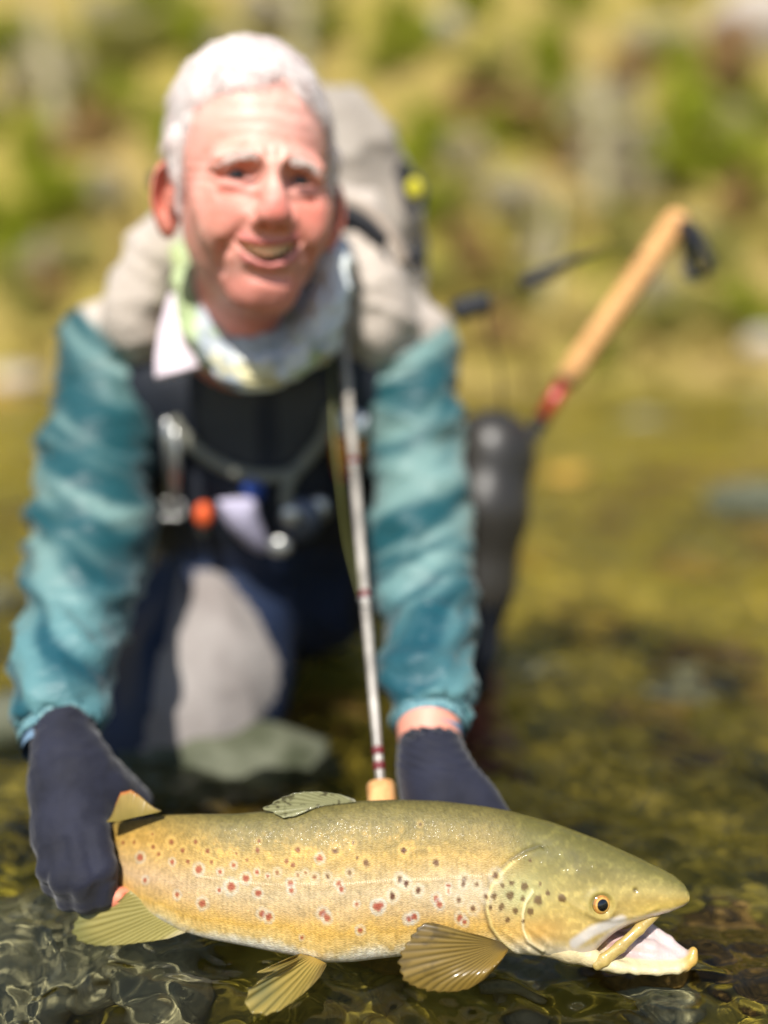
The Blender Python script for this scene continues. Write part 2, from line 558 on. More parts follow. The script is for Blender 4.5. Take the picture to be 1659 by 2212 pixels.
def leaf_mesh(name, n, seed, m, ms, up=0.0, shape=(1, 1, .9), leaf=.10, twig=True):
    """a plant: leaf-sized bent faces spread through a lumpy crown over a few stems"""
    r2 = np.random.default_rng(seed)
    lobes = r2.normal(size=(9, 3)) * np.array([.5, .5, .33]) + np.array([0, 0, .62]); lr = r2.uniform(.26, .48, 9)
    k = r2.integers(9, size=n); d = r2.normal(size=(n, 3)); d /= np.linalg.norm(d, axis=1, keepdims=True)
    C = lobes[k] + d * (lr[k] * r2.uniform(.55, 1.05, n) ** .5)[:, None]
    C[:, 2] = np.abs(C[:, 2])
    C *= np.array(shape)
    a = r2.normal(size=(n, 3)) + np.array([0, 0, up]); a /= np.linalg.norm(a, axis=1, keepdims=True)
    b = np.cross(a, r2.normal(size=(n, 3))); b /= np.linalg.norm(b, axis=1, keepdims=True)
    s = leaf * r2.uniform(.6, 1.35, n)[:, None]
    nn = np.cross(a, b)
    V = np.stack([C - a * s, C + b * s * .38 + nn * s * .12, C + a * s, C - b * s * .38 + nn * s * .12], 1).reshape(-1, 3)
    F = (np.arange(n)[:, None] * 4 + np.array([0, 1, 2, 3])[None, :])
    crown = mesh_data("crown", V, F, m)
    SV, SF = [], []; off = 0
    for q in range(6):
        p = spline([[0, 0, -.25], lobes[q] * np.array(shape) * .45, lobes[q] * np.array(shape)], 8)
        tv, tf = tube(p, np.linspace(.045, .014, 8), 6); SV.append(tv); SF.append(tri_fix(tf) + off); off += len(tv)
    stem = mesh_data("stem", np.vstack(SV), np.vstack(SF), ms)
    return crown, stem

def tuft_mesh(n, seed, m):
    r2 = np.random.default_rng(seed); V = []; F = []
    for k in range(n):
        az = r2.uniform(0, 6.28); lean = r2.uniform(.15, 1.1); Ln = r2.uniform(.6, 1.15); w = r2.uniform(.012, .024)
        o = np.array([math.cos(az), math.sin(az), 0]); s = np.array([-o[1], o[0], 0]); p0 = o * r2.uniform(0, .18)
        for q in range(4):
            t = q / 3.0
            c = p0 + o * lean * t * t * Ln * .8 + np.array([0, 0, Ln * t * (1 - .35 * t * lean)]) - np.array([0, 0, .12])
            V += [c - s * w * (1 - t * .9), c + s * w * (1 - t * .9)]
        b = k * 8
        F += [[b + 2 * q, b + 2 * q + 1, b + 2 * q + 3, b + 2 * q + 2] for q in range(3)]
    return mesh_data("blades", np.array(V), np.array(F), m)

m_twig = mat("twig_bark", L3(104, 92, 76), rough=.9)
leafm = {"green": mat("leaf_bright_green", L3(180, 186, 40), rough=.55, trans=.45, var=(L3(150, 162, 30), 2.0, .2)),
         "olive": mat("leaf_olive", L3(184, 178, 96), rough=.6, trans=.4, var=(L3(156, 154, 74), 2.0, .2)),
         "grey": mat("leaf_pale_grey_green", L3(214, 204, 178), rough=.7, trans=.4, var=(L3(188, 178, 150), 2.0, .2)),
         "brown": mat("leaf_russet", L3(190, 154, 104), rough=.7, trans=.4, var=(L3(160, 126, 84), 2.0, .2))}
m_tuft = mat("tussock_straw", L3(176, 156, 88), rough=.8, trans=.35, var=(L3(142, 132, 60), 2.0, .2))
kinds = {}
for q, (kname, m) in enumerate(leafm.items()):
    kinds[kname] = [leaf_mesh(kname, 1500, 31 + 5 * q + z, m, m_twig, shape=(1, 1, [.9, 1.25][z]), leaf=.11) for z in (0, 1)]
tufts = [tuft_mesh(150, 61 + k, m_tuft) for k in range(3)]
plab = {"green": ("bright green leafy bush growing on the far river bank", "green bushes on the far bank"),
        "olive": ("dull olive bush growing on the far river bank", "olive bushes on the far bank"),
        "grey": ("pale grey-green dry bush standing on the far bank", "pale bushes on the far bank"),
        "brown": ("russet brown bush growing on the far river bank", "russet bushes on the far bank")}
def plant(kind, u, v, rpx, which=None):
    p, d = bank_hit(u, min(v + rpx * .55, 838))
    s = rpx * d / FPX
    w_ = int(rs.integers(2)) if which is None else which
    cr, st = kinds[kind][w_]
    e = thing("bush", ("low spreading ", "tall upright ")[w_] + plab[kind][0], "bush", p, ("low ", "tall ")[w_] + plab[kind][1])
    e.rotation_euler.z = rs.uniform(0, 6.3); e.scale = (s, s, s)
    for nm, me in (("crown", cr), ("stem", st)):
        o = bpy.data.objects.new(nm, me); COL.objects.link(o); o.parent = e
def tuft(u, v, rpx):
    p, d = bank_hit(u, v)
    s = rpx * d / FPX
    e = thing("tussock", "dry straw-coloured grass tussock on the far river bank", "grass", p, "straw tussocks on the far bank")
    e.rotation_euler.z = rs.uniform(0, 6.3); e.scale = (s, s, s)
    o = bpy.data.objects.new("blades", tufts[int(rs.integers(3))]); COL.objects.link(o); o.parent = e
for kind, lst in {
    "green": [(1490, 255, 95), (1440, 370, 75), (1560, 345, 85), (70, 350, 80), (35, 490, 75), (820, 125, 70), (1180, 120, 60), (190, 110, 55), (930, 275, 55), (20, 110, 60), (1055, 285, 45), (1270, 570, 40), (250, 250, 55), (110, 430, 60), (1640, 250, 60), (1340, 660, 35)],
    "olive": [(1050, 150, 80), (700, 40, 70), (300, 90, 80), (980, 440, 70), (1350, 500, 60), (1200, 480, 60), (150, 560, 70), (1580, 560, 60), (1120, 640, 55), (60, 660, 50), (1560, 690, 50), (430, 40, 70), (930, 600, 60)],
    "grey": [(100, 190, 85), (600, 25, 90), (1290, 250, 90), (1110, 420, 80), (1310, 370, 70), (240, 60, 70), (1180, 560, 60), (1420, 80, 70), (1010, 340, 50), (230, 420, 60), (1500, 520, 55), (1420, 640, 50)],
    "brown": [(1130, 250, 80), (1000, 215, 60), (1590, 150, 85), (1350, 150, 60), (1220, 330, 55), (200, 300, 60), (1010, 560, 60), (1080, 720, 50), (1600, 450, 60), (120, 640, 50)]}.items():
    for (u, v, r_) in lst: plant(kind, u, v, r_)
for k in range(95):
    kd = ["olive", "grey", "olive", "green", "green", "green"][int(rs.integers(6))]
    plant(kd, rs.uniform(-120, 1780), rs.uniform(-60, 760), rs.uniform(40, 75))
for k in range(44):
    kd = ["olive", "grey", "green", "green"][int(rs.integers(4))]
    plant(kd, rs.choice([rs.uniform(-1300, -120), rs.uniform(1780, 3000)]), rs.uniform(-60, 760), rs.uniform(50, 85))
for k in range(130):
    tuft(rs.uniform(-60, 1720), rs.uniform(430, 836), rs.uniform(45, 85))
m_pale_rock = mat("pale_bank_rock", L3(190, 178, 166), rough=.8, spec=.2, var=(L3(160, 150, 138), 4.0, .2), bump=(12, .6, .03))
for k, (u, v, r_, lab) in enumerate(((1625, 45, 110, "large pale pinkish boulder high on the far bank above russet bushes"), (960, 55, 60, "dark grey boulder high on the far bank between bushes"),
                                     (40, 835, 80, "pale flat boulder lying at the far waterline beyond the teal sleeve"), (1650, 735, 45, "whitish boulder on the grassy far bank past the staff handle"))):
    p, d = bank_hit(u, min(v + r_ * .4, 838)); s = r_ * d / FPX
    rm = m_pale_rock if k != 1 else m_stone[2]
    rock("bank_boulder", 0, 0, 0, s, s * .8, s * (.75 if k != 2 else .35), rm, 90 + k, lab, "boulder", ground=p + np.array([0, 0, s * .15]), rot=k, sub=3)

# ---- dead standing trunks on the slope
m_dead = mat("weathered_wood", L3(176, 166, 130), rough=.85, spec=.15, var=(L3(146, 136, 98), 6.0, .2), bump=(9, .8, .04), mapscale=(3, 3, .6))
for k, (u0, v0, u1_, v1_, w_, lab) in enumerate(((135, 285, 75, 20, 26, "leaning pale dead trunk on the far slope beyond the angler's bare ear"),
                                        (1300, 430, 1285, 175, 30, "thick upright pale dead trunk on the far slope above the staff handle"),
                                        (1180, 640, 1195, 420, 20, "short pale dead trunk low on the far slope beyond the black tether"),
                                        (655, 190, 640, -60, 24, "pale dead trunk on the far slope partly behind the white hair"))):
    p0, d0 = bank_hit(u0, v0); p1 = P(u1_, v1_, d0 * 1.01); w = M(w_, d0); r2 = np.random.default_rng(300 + k)
    dt = thing("dead_tree", lab, "tree", p0)
    ax = np.stack([p0 + (p1 - p0) * t for t in np.linspace(-.06, 1, 12)]) + r2.normal(size=(12, 3)) * w * .18
    mktube("trunk", spline(ax, 40), np.linspace(w, w * .55, 40) * (1 + .12 * vnoise(np.stack([np.arange(40) * .5, np.zeros(40), np.zeros(40)], 1), k)), m_dead, dt, 12)
    for q in range(5):
        f = r2.uniform(.35, .98); a0 = p0 + (p1 - p0) * f; L_ = np.linalg.norm(p1 - p0) * r2.uniform(.18, .34)
        dv = np.array([r2.choice([-1, 1]) * r2.uniform(.5, 1), r2.uniform(-.4, .4), r2.uniform(.3, .9)]); dv /= np.linalg.norm(dv)
        mktube("branch", spline([a0, a0 + dv * L_ * .5 + np.array([0, 0, .04]), a0 + dv * L_], 10), np.linspace(w * .3, w * .07, 10), m_dead, dt, 7)

# ================================================================== THE TROUT
def Z6(x, y): return (200 + x / 1.508) / 1.4238, (2300 + y / 1.508) / 1.4238
def Z7(x, y): return (1150 + x / 1.508) / 1.4238, (2300 + y / 1.508) / 1.4238

TOP = np.array([(120, 1800), (170, 1788), (230, 1775), (300, 1768), (360, 1759), (430, 1757), (500, 1757), (560, 1752), (620, 1746), (700, 1735), (760, 1729), (850, 1725), (950, 1728), (1050, 1740),
                (1110, 1751), (1200, 1775), (1300, 1813), (1380, 1850), (1430, 1874), (1458, 1890), (1477, 1907), (1486, 1922), (1489, 1934)], float)
BOT = np.array([(120, 1880), (170, 1890), (230, 1900), (262, 1935), (300, 1962), (350, 1985), (400, 2010), (450, 2025), (540, 2042), (600, 2054), (650, 2063), (700, 2075), (760, 2074), (860, 2062), (960, 2055),
                (1060, 2052), (1150, 2060), (1210, 2066), (1240, 2067), (1268, 2060), (1292, 2036), (1318, 2014), (1350, 1997), (1400, 1980), (1440, 1970), (1470, 1958), (1484, 1950), (1489, 1940)], float)
WID = np.array([(120, .40), (230, .42), (400, .44), (700, .50), (1000, .52), (1100, .53), (1200, .54), (1300, .62), (1400, .80), (1460, .95), (1489, 1.0)], float)
def fish_d(u):
    return 0.722 - 0.012 * sstep(900, 1500, u) + 0.055 * (np.maximum(520 - u, 0) / 290.0) ** 2
AL = PITCH + math.atan((1900 - 1106) / FPX)
FW = np.array([0, math.cos(AL), -math.sin(AL)]); UPV = np.array([0, math.sin(AL), math.cos(AL)])
TAU = math.radians(14)
FA = math.cos(TAU) * UPV - math.sin(TAU) * FW          # towards the back of the fish
FB = -(math.cos(TAU) * FW + math.sin(TAU) * UPV)       # out of the flank, towards the camera
def Parr(u, v, d): return CC + d[:, None] * (((u - 829.5) / FPX)[:, None] * CR + ((1106.0 - v) / FPX)[:, None] * CU + CF)
NU, NP = 640, 220
us = np.concatenate([np.linspace(120, 1440, NU - 70), 1489 - 49 * (1 - np.linspace(0, 1, 71)[1:]) ** 2])
def sm(tab, x):
    y = np.interp(x, tab[:, 0], tab[:, 1])
    return y
def smooth_tab(tab):
    y = sm(tab, us); k = np.hanning(21); k /= k.sum()
    ys_ = np.convolve(np.pad(y, 10, mode='edge'), k, 'valid')
    w = sstep(1489, 1440, us)
    return ys_ * w + y * (1 - w)
vt, vb, wf = smooth_tab(TOP), smooth_tab(BOT), smooth_tab(WID)
dd = fish_d(us)
Cn = Parr(us, (vt + vb) / 2, dd)
Hs = np.linalg.norm(Parr(us, vt, dd) - Parr(us, vb, dd), axis=1) / 2 * math.cos(AL - PITCH)
ww = wf * Hs
hz = np.sqrt(np.maximum(Hs ** 2 - (ww * math.sin(TAU)) ** 2, 1e-10)) / math.cos(TAU)
phi = np.linspace(0, 2 * np.pi, NP, endpoint=False)     # 0 = back, pi = belly; sin > 0 = camera side
cp, sp = np.cos(phi), np.sin(phi)
pw = np.sign(sp) * np.abs(sp) ** 0.86
V = Cn[:, None, :] + FA[None, None, :] * (hz[:, None, None] * cp[None, :, None]) + FB[None, None, :] * (ww[:, None, None] * pw[None, :, None])
U2 = np.repeat(us[:, None], NP, 1)
mir = (-np.arange(NP)) % NP
near = sp >= -1e-6
vp = px(V.reshape(-1, 3)); UU = vp[0].reshape(NU, NP).copy(); VV = vp[1].reshape(NU, NP).copy()
for A in (UU, VV):
    A[:, ~near] = A[:, mir][:, ~near]                   # the far flank carries the same pattern
T = (VV - vt[:, None]) / (vb - vt)[:, None]             # 0 back .. 1 belly
def poly_dist(pts, U, W):
    pts = np.asarray(pts, float); best = np.full(U.shape, 1e9); side = np.zeros(U.shape)
    for a, b in zip(pts[:-1], pts[1:]):
        ab = b - a; h = np.clip(((U - a[0]) * ab[0] + (W - a[1]) * ab[1]) / (ab @ ab), 0, 1)
        dx, dy = U - a[0] - h * ab[0], W - a[1] - h * ab[1]; d = np.hypot(dx, dy)
        c = ab[0] * dy - ab[1] * dx
        m = d < best; side = np.where(m, c, side); best = np.where(m, d, best)
    return best, np.sign(side)
op_edge = [Z7(*p) for p in ((770, 470), (700, 495), (640, 530), (585, 585), (545, 640), (526, 700), (526, 760), (545, 830), (590, 895), (640, 940))]
pre_edge = [Z7(*p) for p in ((735, 665), (700, 715), (688, 770), (690, 835), (712, 895), (780, 938))]
cheek_edge = [Z7(*p) for p in ((870, 690), (930, 735), (1000, 770), (1110, 800), (1250, 775), (1310, 745))]
d1, s1 = poly_dist(op_edge, UU, VV)
d2, s2 = poly_dist(pre_edge, UU, VV)
d3, s3 = poly_dist(cheek_edge, UU, VV)
inside = (s1 < 0)
opmask = sstep(-9, 9, -s1 * d1) * sstep(1810, 1850, VV) * sstep(1040, 1048, UU)
Wn = FB[None, None, :] * np.sign(pw)[None, :, None] * sstep(0.0, .35, np.abs(sp))[None, :, None]
relief = 0.0016 * opmask * sstep(1330, 1150, UU) + 0.0007 * np.exp(-(d1 / 4.0) ** 2) * (UU > 1040) - 0.0007 * np.exp(-((d1 - 7) / 4.0) ** 2) * (s1 > 0) * (UU > 1030)
relief += 0.0009 * np.exp(-(d2 / 5.0) ** 2) - 0.0005 * np.exp(-((d2 - 8) / 4.0) ** 2)
relief += 0.0006 * np.exp(-(d3 / 6.0) ** 2)
# membrane folds under the gill cover
fold = sstep(1985, 2030, VV) * sstep(1060, 1100, UU) * sstep(1215, 1170, UU)
relief += 0.0004 * fold * np.sin((VV * .8 - UU * .55) * .30 + 2 * np.sin(UU * .02))
eu, ev = Z7(1055, 728)
de = np.hypot(UU - eu, (VV - ev))
relief += 0.0018 * np.exp(-((de - 29) / 8.0) ** 2) - 0.003 * np.exp(-(de / 19.0) ** 2)
nu_, nv_ = Z7(1213, 662)
dn = np.hypot((UU - nu_) / 1.0, (VV - nv_) / 1.0)
relief -= 0.0016 * np.exp(-(dn / 6.0) ** 2)
nzq = np.stack([UU.ravel() * .012, VV.ravel() * .02, np.zeros(UU.size)], 1)
relief += 0.0009 * fbm(nzq, 3, 4).reshape(UU.shape) * sstep(.02, .2, T) * sstep(.99, .85, T)
V = V + Wn * relief[:, :, None]
# ---- colour of the skin
def band(stops, t):
    xs = [s[0] for s in stops]
    return np.stack([np.interp(t, xs, [s[1][c] for s in stops]) for c in range(3)], -1)
q3 = np.stack([UU.ravel() * .02, VV.ravel() * .02, np.full(UU.size, 3.0)], 1)
n1 = fbm(q3, 4, 71).reshape(UU.shape); n2 = fbm(q3 * 4.2, 3, 75).reshape(UU.shape); n3 = fbm(q3 * 11, 2, 79).reshape(UU.shape)
tt = np.clip(T + .05 * n1 + .03 * n2, 0, 1)
bodyc = band([(0, L3(96, 88, 44)), (.12, L3(114, 103, 54)), (.26, L3(144, 124, 68)), (.37, L3(172, 142, 76)), (.48, L3(178, 154, 106)), (.60, L3(182, 160, 120)), (.72, L3(188, 158, 106)),
              (.84, L3(198, 158, 74)), (.93, L3(206, 176, 108)), (.975, L3(220, 208, 174)), (1, L3(224, 216, 196))], tt)
tailc = band([(0, L3(126, 106, 48)), (.25, L3(172, 134, 58)), (.42, L3(182, 148, 88)), (.62, L3(190, 158, 116)), (.85, L3(200, 160, 78)), (.96, L3(212, 188, 126)), (1, L3(224, 214, 186))], tt)
headc = band([(0, L3(90, 85, 36)), (.25, L3(108, 101, 46)), (.40, L3(136, 124, 64)), (.55, L3(164, 146, 80)), (.72, L3(178, 152, 82)), (.88, L3(190, 164, 98)), (1, L3(214, 200, 162))], tt)
headc = headc * (1 + .22 * sstep(.0, .5, n2) [..., None] - .18 * sstep(.05, .45, n1)[..., None])
wt = sstep(520, 300, UU)[..., None]; wh = (sstep(1050, 1160, UU + 30 * n1))[..., None]
C = bodyc * (1 - wt) + tailc * wt
C = C * (1 - wh) + headc * wh
# golden mottling of the upper flank
mott = (np.exp(-((T - .34) / .13) ** 2) * sstep(1050, 850, UU))[..., None]
C = C * (1 - .55 * mott * sstep(.05, .5, n2)[..., None]) + L3(204, 158, 74) * .55 * mott * sstep(.05, .5, n2)[..., None]
lat = np.sin((UU + VV * 1.2) * 1.02 + 1.5 * n2) * np.sin((UU - VV * 1.2) * 1.02 + 1.5 * n1)
C = C * (1 + .20 * n2[..., None] + (.26 * n3 + .11 * lat)[..., None] * (1 - .75 * wh))
# green-blue sheen on the gill plate, orange below
gp = np.exp(-((UU - 1118) / 52) ** 2 - ((VV - 1932) / 42) ** 2)[..., None] * opmask[..., None]
C = C * (1 - .6 * gp) + L3(172, 176, 124) * .6 * gp
og = np.exp(-((UU - 1160) / 60) ** 2 - ((VV - 2010) / 26) ** 2)[..., None]
C = C * (1 - .5 * og) + L3(218, 162, 70) * .5 * og
C = C * (1 - .45 * (np.exp(-(((d1 - 6) / 4.0) ** 2)) * (s1 > 0) * (UU > 1035))[..., None])
ed = (np.exp(-(d1 / 3.2) ** 2) * (VV > 1860) * (UU > 1035))[..., None]; C = C * (1 - .6 * ed) + L3(226, 206, 130) * .6 * ed
ed = np.exp(-(d2 / 2.6) ** 2)[..., None]; C = C * (1 - .7 * ed) + L3(238, 222, 172) * .7 * ed
# pale mouth membrane behind the jaw bar
mb = sstep(12, 0, poly_dist([Z7(930, 905), Z7(1010, 850), Z7(1100, 815), Z7(1150, 800)], UU, VV)[0] - 5)[..., None] * sstep(.6, .8, T)[..., None]
C = C * (1 - .85 * mb) + L3(204, 198, 192) * .85 * mb
jl = (sstep(.90, .99, T) * sstep(1180, 1260, UU))[..., None]; C = C * (1 - jl) + L3(226, 208, 190) * jl
jy = (np.exp(-((T - .85) / .12) ** 2) * sstep(1330, 1400, UU))[..., None]; C = C * (1 - .6 * jy) + L3(206, 176, 76) * .6 * jy
pale = (np.exp(-((UU - 1010) / 75) ** 2 - ((VV - 1930) / 34) ** 2) * (1 - opmask) * .5)[..., None]
C = C * (1 - pale) + L3(190, 176, 146) * pale
# lateral line
lu = [Z6(610, 592), Z6(800, 622), Z6(1000, 632), Z6(1280, 630), Z6(1560, 612), Z7(300, 606), Z7(560, 588)]
dl, sl_ = poly_dist(lu, UU, VV)
dots = (.5 + .5 * np.sin(UU * 1.15))
ln = (np.exp(-((dl + 0) / 2.2) ** 2) * dots)[..., None] * .7; C = C * (1 - ln) + L3(236, 214, 176) * ln
ln = (np.exp(-((dl - 4) / 2.0) ** 2) * (sl_ > 0))[..., None] * .25; C = C * (1 - ln) + L3(150, 118, 84) * ln
# spots
S6 = "208,468,14,r 350,508,16,r 372,612,12,r 520,683,14,r 637,720,20,r 770,645,24,r 838,605,19,r 620,563,19,r 497,530,12,r 720,575,12,r 782,545,12,r 895,672,17,r 715,660,10,r 915,770,18,r 945,785,18,r 1195,768,20,r 1215,790,18,r 1046,628,16,r 1050,660,15,r 1268,630,15,r 1282,655,13,r 1098,880,9,r 1368,845,16,r 1445,738,20,r 1465,728,18,r 1352,725,12,r 1592,795,18,r 1615,785,18,r 1182,512,17,r 890,575,11,r 940,595,9,r 405,400,6,d 320,440,9,d 270,440,8,d 493,435,12,d 435,493,10,d 410,460,10,d 570,528,10,d 680,530,10,d 605,435,10,d 660,480,10,d 545,475,10,d 893,475,11,d 843,520,8,d 985,578,10,d 1027,528,11,d 1057,542,10,d 1080,475,13,d 1115,580,8,d 1080,592,8,d 1157,603,11,d 1217,597,10,d 1320,580,10,d 1253,480,15,d 1335,443,9,d 1395,535,16,d 1355,510,8,d 1572,478,13,d 1555,612,14,d 1580,630,13,d 1520,685,14,d 1637,660,12,d 795,492,7,d 900,432,7,d"
S7 = "138,478,12,d 288,535,14,d 120,610,13,d 150,628,13,d 86,685,14,d 206,662,13,d 418,612,14,d 412,635,11,d 477,635,11,d 395,705,12,d 460,745,14,d 565,592,15,d 345,640,11,r 345,665,10,r 290,700,18,r 305,725,17,r 20,735,24,r 165,795,15,r 190,785,15,r 400,790,18,r 420,808,14,r 520,690,13,d 555,685,17,g 595,635,12,g 638,625,15,g 697,643,22,g 630,683,22,g 590,733,18,g 652,752,18,g 690,697,14,g 758,700,25,g 725,755,18,g 805,672,13,g 870,695,22,g 725,522,8,g 540,740,12,g 620,795,13,g 770,630,11,g 690,800,10,g 215,355,7,d"
hp = 1.6 * n3 + 2.0 * n2
for (txt, fn) in ((S6, Z6), (S7, Z7)):
    for w in txt.split():
        x, y, r_, kd = w.split(","); su, sv = fn(float(x), float(y)); r_ = float(r_) / 1.508 / 1.4238 * (.96 if kd == 'r' else 1.12)
        m = (np.abs(UU - su) < 4 * r_ + 8) & (np.abs(VV - sv) < 4 * r_ + 8)
        D = np.hypot((UU[m] - su) * 1.12, VV[m] - sv) + hp[m] * (.4 + .10 * r_)
        c = C[m]
        if kd == 'r':
            h = np.exp(-((D - 1.5 * r_) / (.42 * r_)) ** 2)[:, None] * (.75 + .5 * n2[m])[:, None]; c = c * (1 - .5 * h) + L3(196, 198, 188) * .5 * h
            k = sstep(1.15 * r_, .62 * r_, D)[:, None]; c = c * (1 - .92 * k) + L3(166, 84, 60) * .85 * k
            k = sstep(.7 * r_, .2 * r_, D)[:, None] * .45 * (n3[m] > -.1)[:, None]; c = c * (1 - k) + L3(132, 50, 34) * k
        elif kd == 'd':
            h = np.exp(-((D - 1.8 * r_) / (.6 * r_)) ** 2)[:, None] * (.32 if sv > 1880 else .28); c = c * (1 - h) + (L3(206, 198, 176) if sv > 1880 else L3(222, 182, 100)) * h
            k = sstep(1.25 * r_, .4 * r_, D)[:, None] * .9; c = c * (1 - .9 * k) + (L3(84, 42, 28) if su > 700 else L3(126, 58, 34)) * .9 * k
        else:
            k = sstep(1.1 * r_, .55 * r_, D)[:, None]; c = c * (1 - .85 * k) + L3(88, 60, 32) * .88 * k
        C[m] = c
nk = np.exp(-(dn / 5.0) ** 2)[..., None]; C = C * (1 - .8 * nk) + L3(70, 58, 40) * .8 * nk
ek = (np.exp(-((de - 24) / 6.0) ** 2))[..., None]; C = C * (1 - .4 * ek) + L3(150, 140, 66) * .4 * ek
C = C * .95 + .05 * C.mean(-1, keepdims=True)
C = np.clip(C, .004, .85)
i = np.arange(NU - 1)[:, None] * NP; j = np.arange(NP)[None, :]; j2 = (j + 1) % NP
F = np.stack([i + j, i + NP + j, i + NP + j2, i + j2], -1).reshape(-1, 4)
Vf = V.reshape(-1, 3)
cap0 = np.vstack([Vf, Vf[:NP].mean(0), Vf[-NP:].mean(0)]); nV = NU * NP
jj = np.arange(NP); k2 = (jj + 1) % NP
F3 = np.vstack([F[:, [0, 1, 2]], F[:, [0, 2, 3]], np.stack([jj, k2, np.full(NP, nV)], 1), np.stack([(NU - 1) * NP + k2, (NU - 1) * NP + jj, np.full(NP, nV + 1)], 1)])
wet = .05 + .85 * sstep(1090, 1180, UU)
Cf = np.vstack([C.reshape(-1, 3), C[0].mean(0), C[-1].mean(0)])
Cf = np.hstack([Cf, np.append(wet.ravel(), [.2, .8])[:, None]])

# wet skin: fine scales as relief, gloss broken by slime and droplets
m_fish = bpy.data.materials.new("trout_skin"); m_fish.use_nodes = True
nt = m_fish.node_tree; b = nt.nodes["Principled BSDF"]
a = nt.nodes.new("ShaderNodeVertexColor"); a.layer_name = "Col"
nt.links.new(a.outputs[0], b.inputs["Base Color"])
nt.links.new(a.outputs[1], b.inputs['Coat Weight'])
b.inputs["Roughness"].default_value = .56; b.inputs["Specular IOR Level"].default_value = .34
b.inputs["Coat Roughness"].default_value = .07; b.inputs["Coat IOR"].default_value = 1.36
b.inputs["Subsurface Weight"].default_value = .12; b.inputs["Subsurface Radius"].default_value = (1, .6, .3); b.inputs["Subsurface Scale"].default_value = .003
tc = nt.nodes.new("ShaderNodeTexCoord")
mp = nt.nodes.new("ShaderNodeMapping"); mp.inputs["Scale"].default_value = (1, 1.3, 1.3); nt.links.new(tc.outputs["Object"], mp.inputs[0])
vo = nt.nodes.new("ShaderNodeTexVoronoi"); vo.inputs["Scale"].default_value = 640; nt.links.new(mp.outputs[0], vo.inputs["Vector"])
bu = nt.nodes.new("ShaderNodeBump"); bu.inputs["Distance"].default_value = .0005
rv = nt.nodes.new('ShaderNodeMapRange'); rv.inputs[3].default_value = .6; rv.inputs[4].default_value = .0; nt.links.new(a.outputs[1], rv.inputs[0]); nt.links.new(rv.outputs[0], bu.inputs['Strength'])
nt.links.new(vo.outputs["Distance"], bu.inputs["Height"])
nz = nt.nodes.new("ShaderNodeTexNoise"); nz.inputs["Scale"].default_value = 150; nz.inputs["Detail"].default_value = 5; nt.links.new(tc.outputs["Object"], nz.inputs["Vector"])
bu2 = nt.nodes.new("ShaderNodeBump"); bu2.inputs["Strength"].default_value = .22; bu2.inputs["Distance"].default_value = .0010
nt.links.new(nz.outputs[0], bu2.inputs["Height"]); nt.links.new(bu.outputs[0], bu2.inputs["Normal"])
nt.links.new(bu2.outputs[0], b.inputs["Normal"])
nz2 = nt.nodes.new("ShaderNodeTexNoise"); nz2.inputs["Scale"].default_value = 190; nz2.inputs["Detail"].default_value = 3; nt.links.new(tc.outputs["Object"], nz2.inputs["Vector"])
bu3 = nt.nodes.new("ShaderNodeBump"); bu3.inputs["Strength"].default_value = 1.0; bu3.inputs["Distance"].default_value = .001
nt.links.new(nz2.outputs[0], bu3.inputs["Height"]); nt.links.new(bu3.outputs[0], b.inputs["Coat Normal"])

fish = thing("trout", "spotted golden-olive brown trout held just above the water, mouth open", "fish", P(830, 2060, .73))
mk("body", cap0, F3, m_fish, fish, Cf)
def flank(u, v):
    """a point on the near flank seen at (u, v), and its outward direction"""
    k = np.argmin(np.where(near[None, :], (UU - u) ** 2 + (VV - v) ** 2, 1e9)); a_, b_ = np.unravel_index(k, UU.shape)
    n = np.cross(V[min(a_ + 3, NU - 1), b_] - V[a_ - 3, b_], V[a_, (b_ + 3) % NP] - V[a_, (b_ - 3) % NP]); n /= np.linalg.norm(n)
    if n @ FB < 0: n = -n
    return V[a_, b_], n

# ---- eye (both sides are alike; the near one shows)
def fish_eye(pos, n, name="eye"):
    R = 0.0108
    Vs, Fs = ico(6); t = np.arccos(np.clip(Vs @ n, -1, 1)) + .012 * vnoise(Vs * 9, 5)
    col = L3(110, 98, 48) + (L3(170, 118, 56) - L3(110, 98, 48)) * sstep(.72, .64, t)[:, None]
    col = col + (L3(206, 158, 80) - col) * (sstep(.56, .50, t))[:, None]
    col = col + (L3(6, 7, 12) - col) * sstep(.43, .39, t)[:, None]
    col = col * (1 + .25 * vnoise(Vs * 14, 3))[:, None]
    Vv = Vs * (R * (1 - .13 * sstep(.75, .0, t) * 0)) [:, None] if False else Vs * R
    mk(name, pos - n * (R * .78) + Vv, Fs, m_eye, fish, col)
m_eye = mat("fish_eye", attr=True, rough=.08, spec=.6, coat=1.0, coat_rough=.02)
pe, ne = flank(eu, ev)
ne = ne * .9 + FB * .1 + np.array([.12, 0, 0]); ne /= np.linalg.norm(ne)
fish_eye(pe + FB * .0024, ne)
ce = Cn[np.argmin(np.abs(us - eu))]
off = pe - ce; pm = ce + off - 2 * (off @ FB) * FB; nm_ = ne - 2 * (ne @ FB) * FB
fish_eye(pm, nm_)

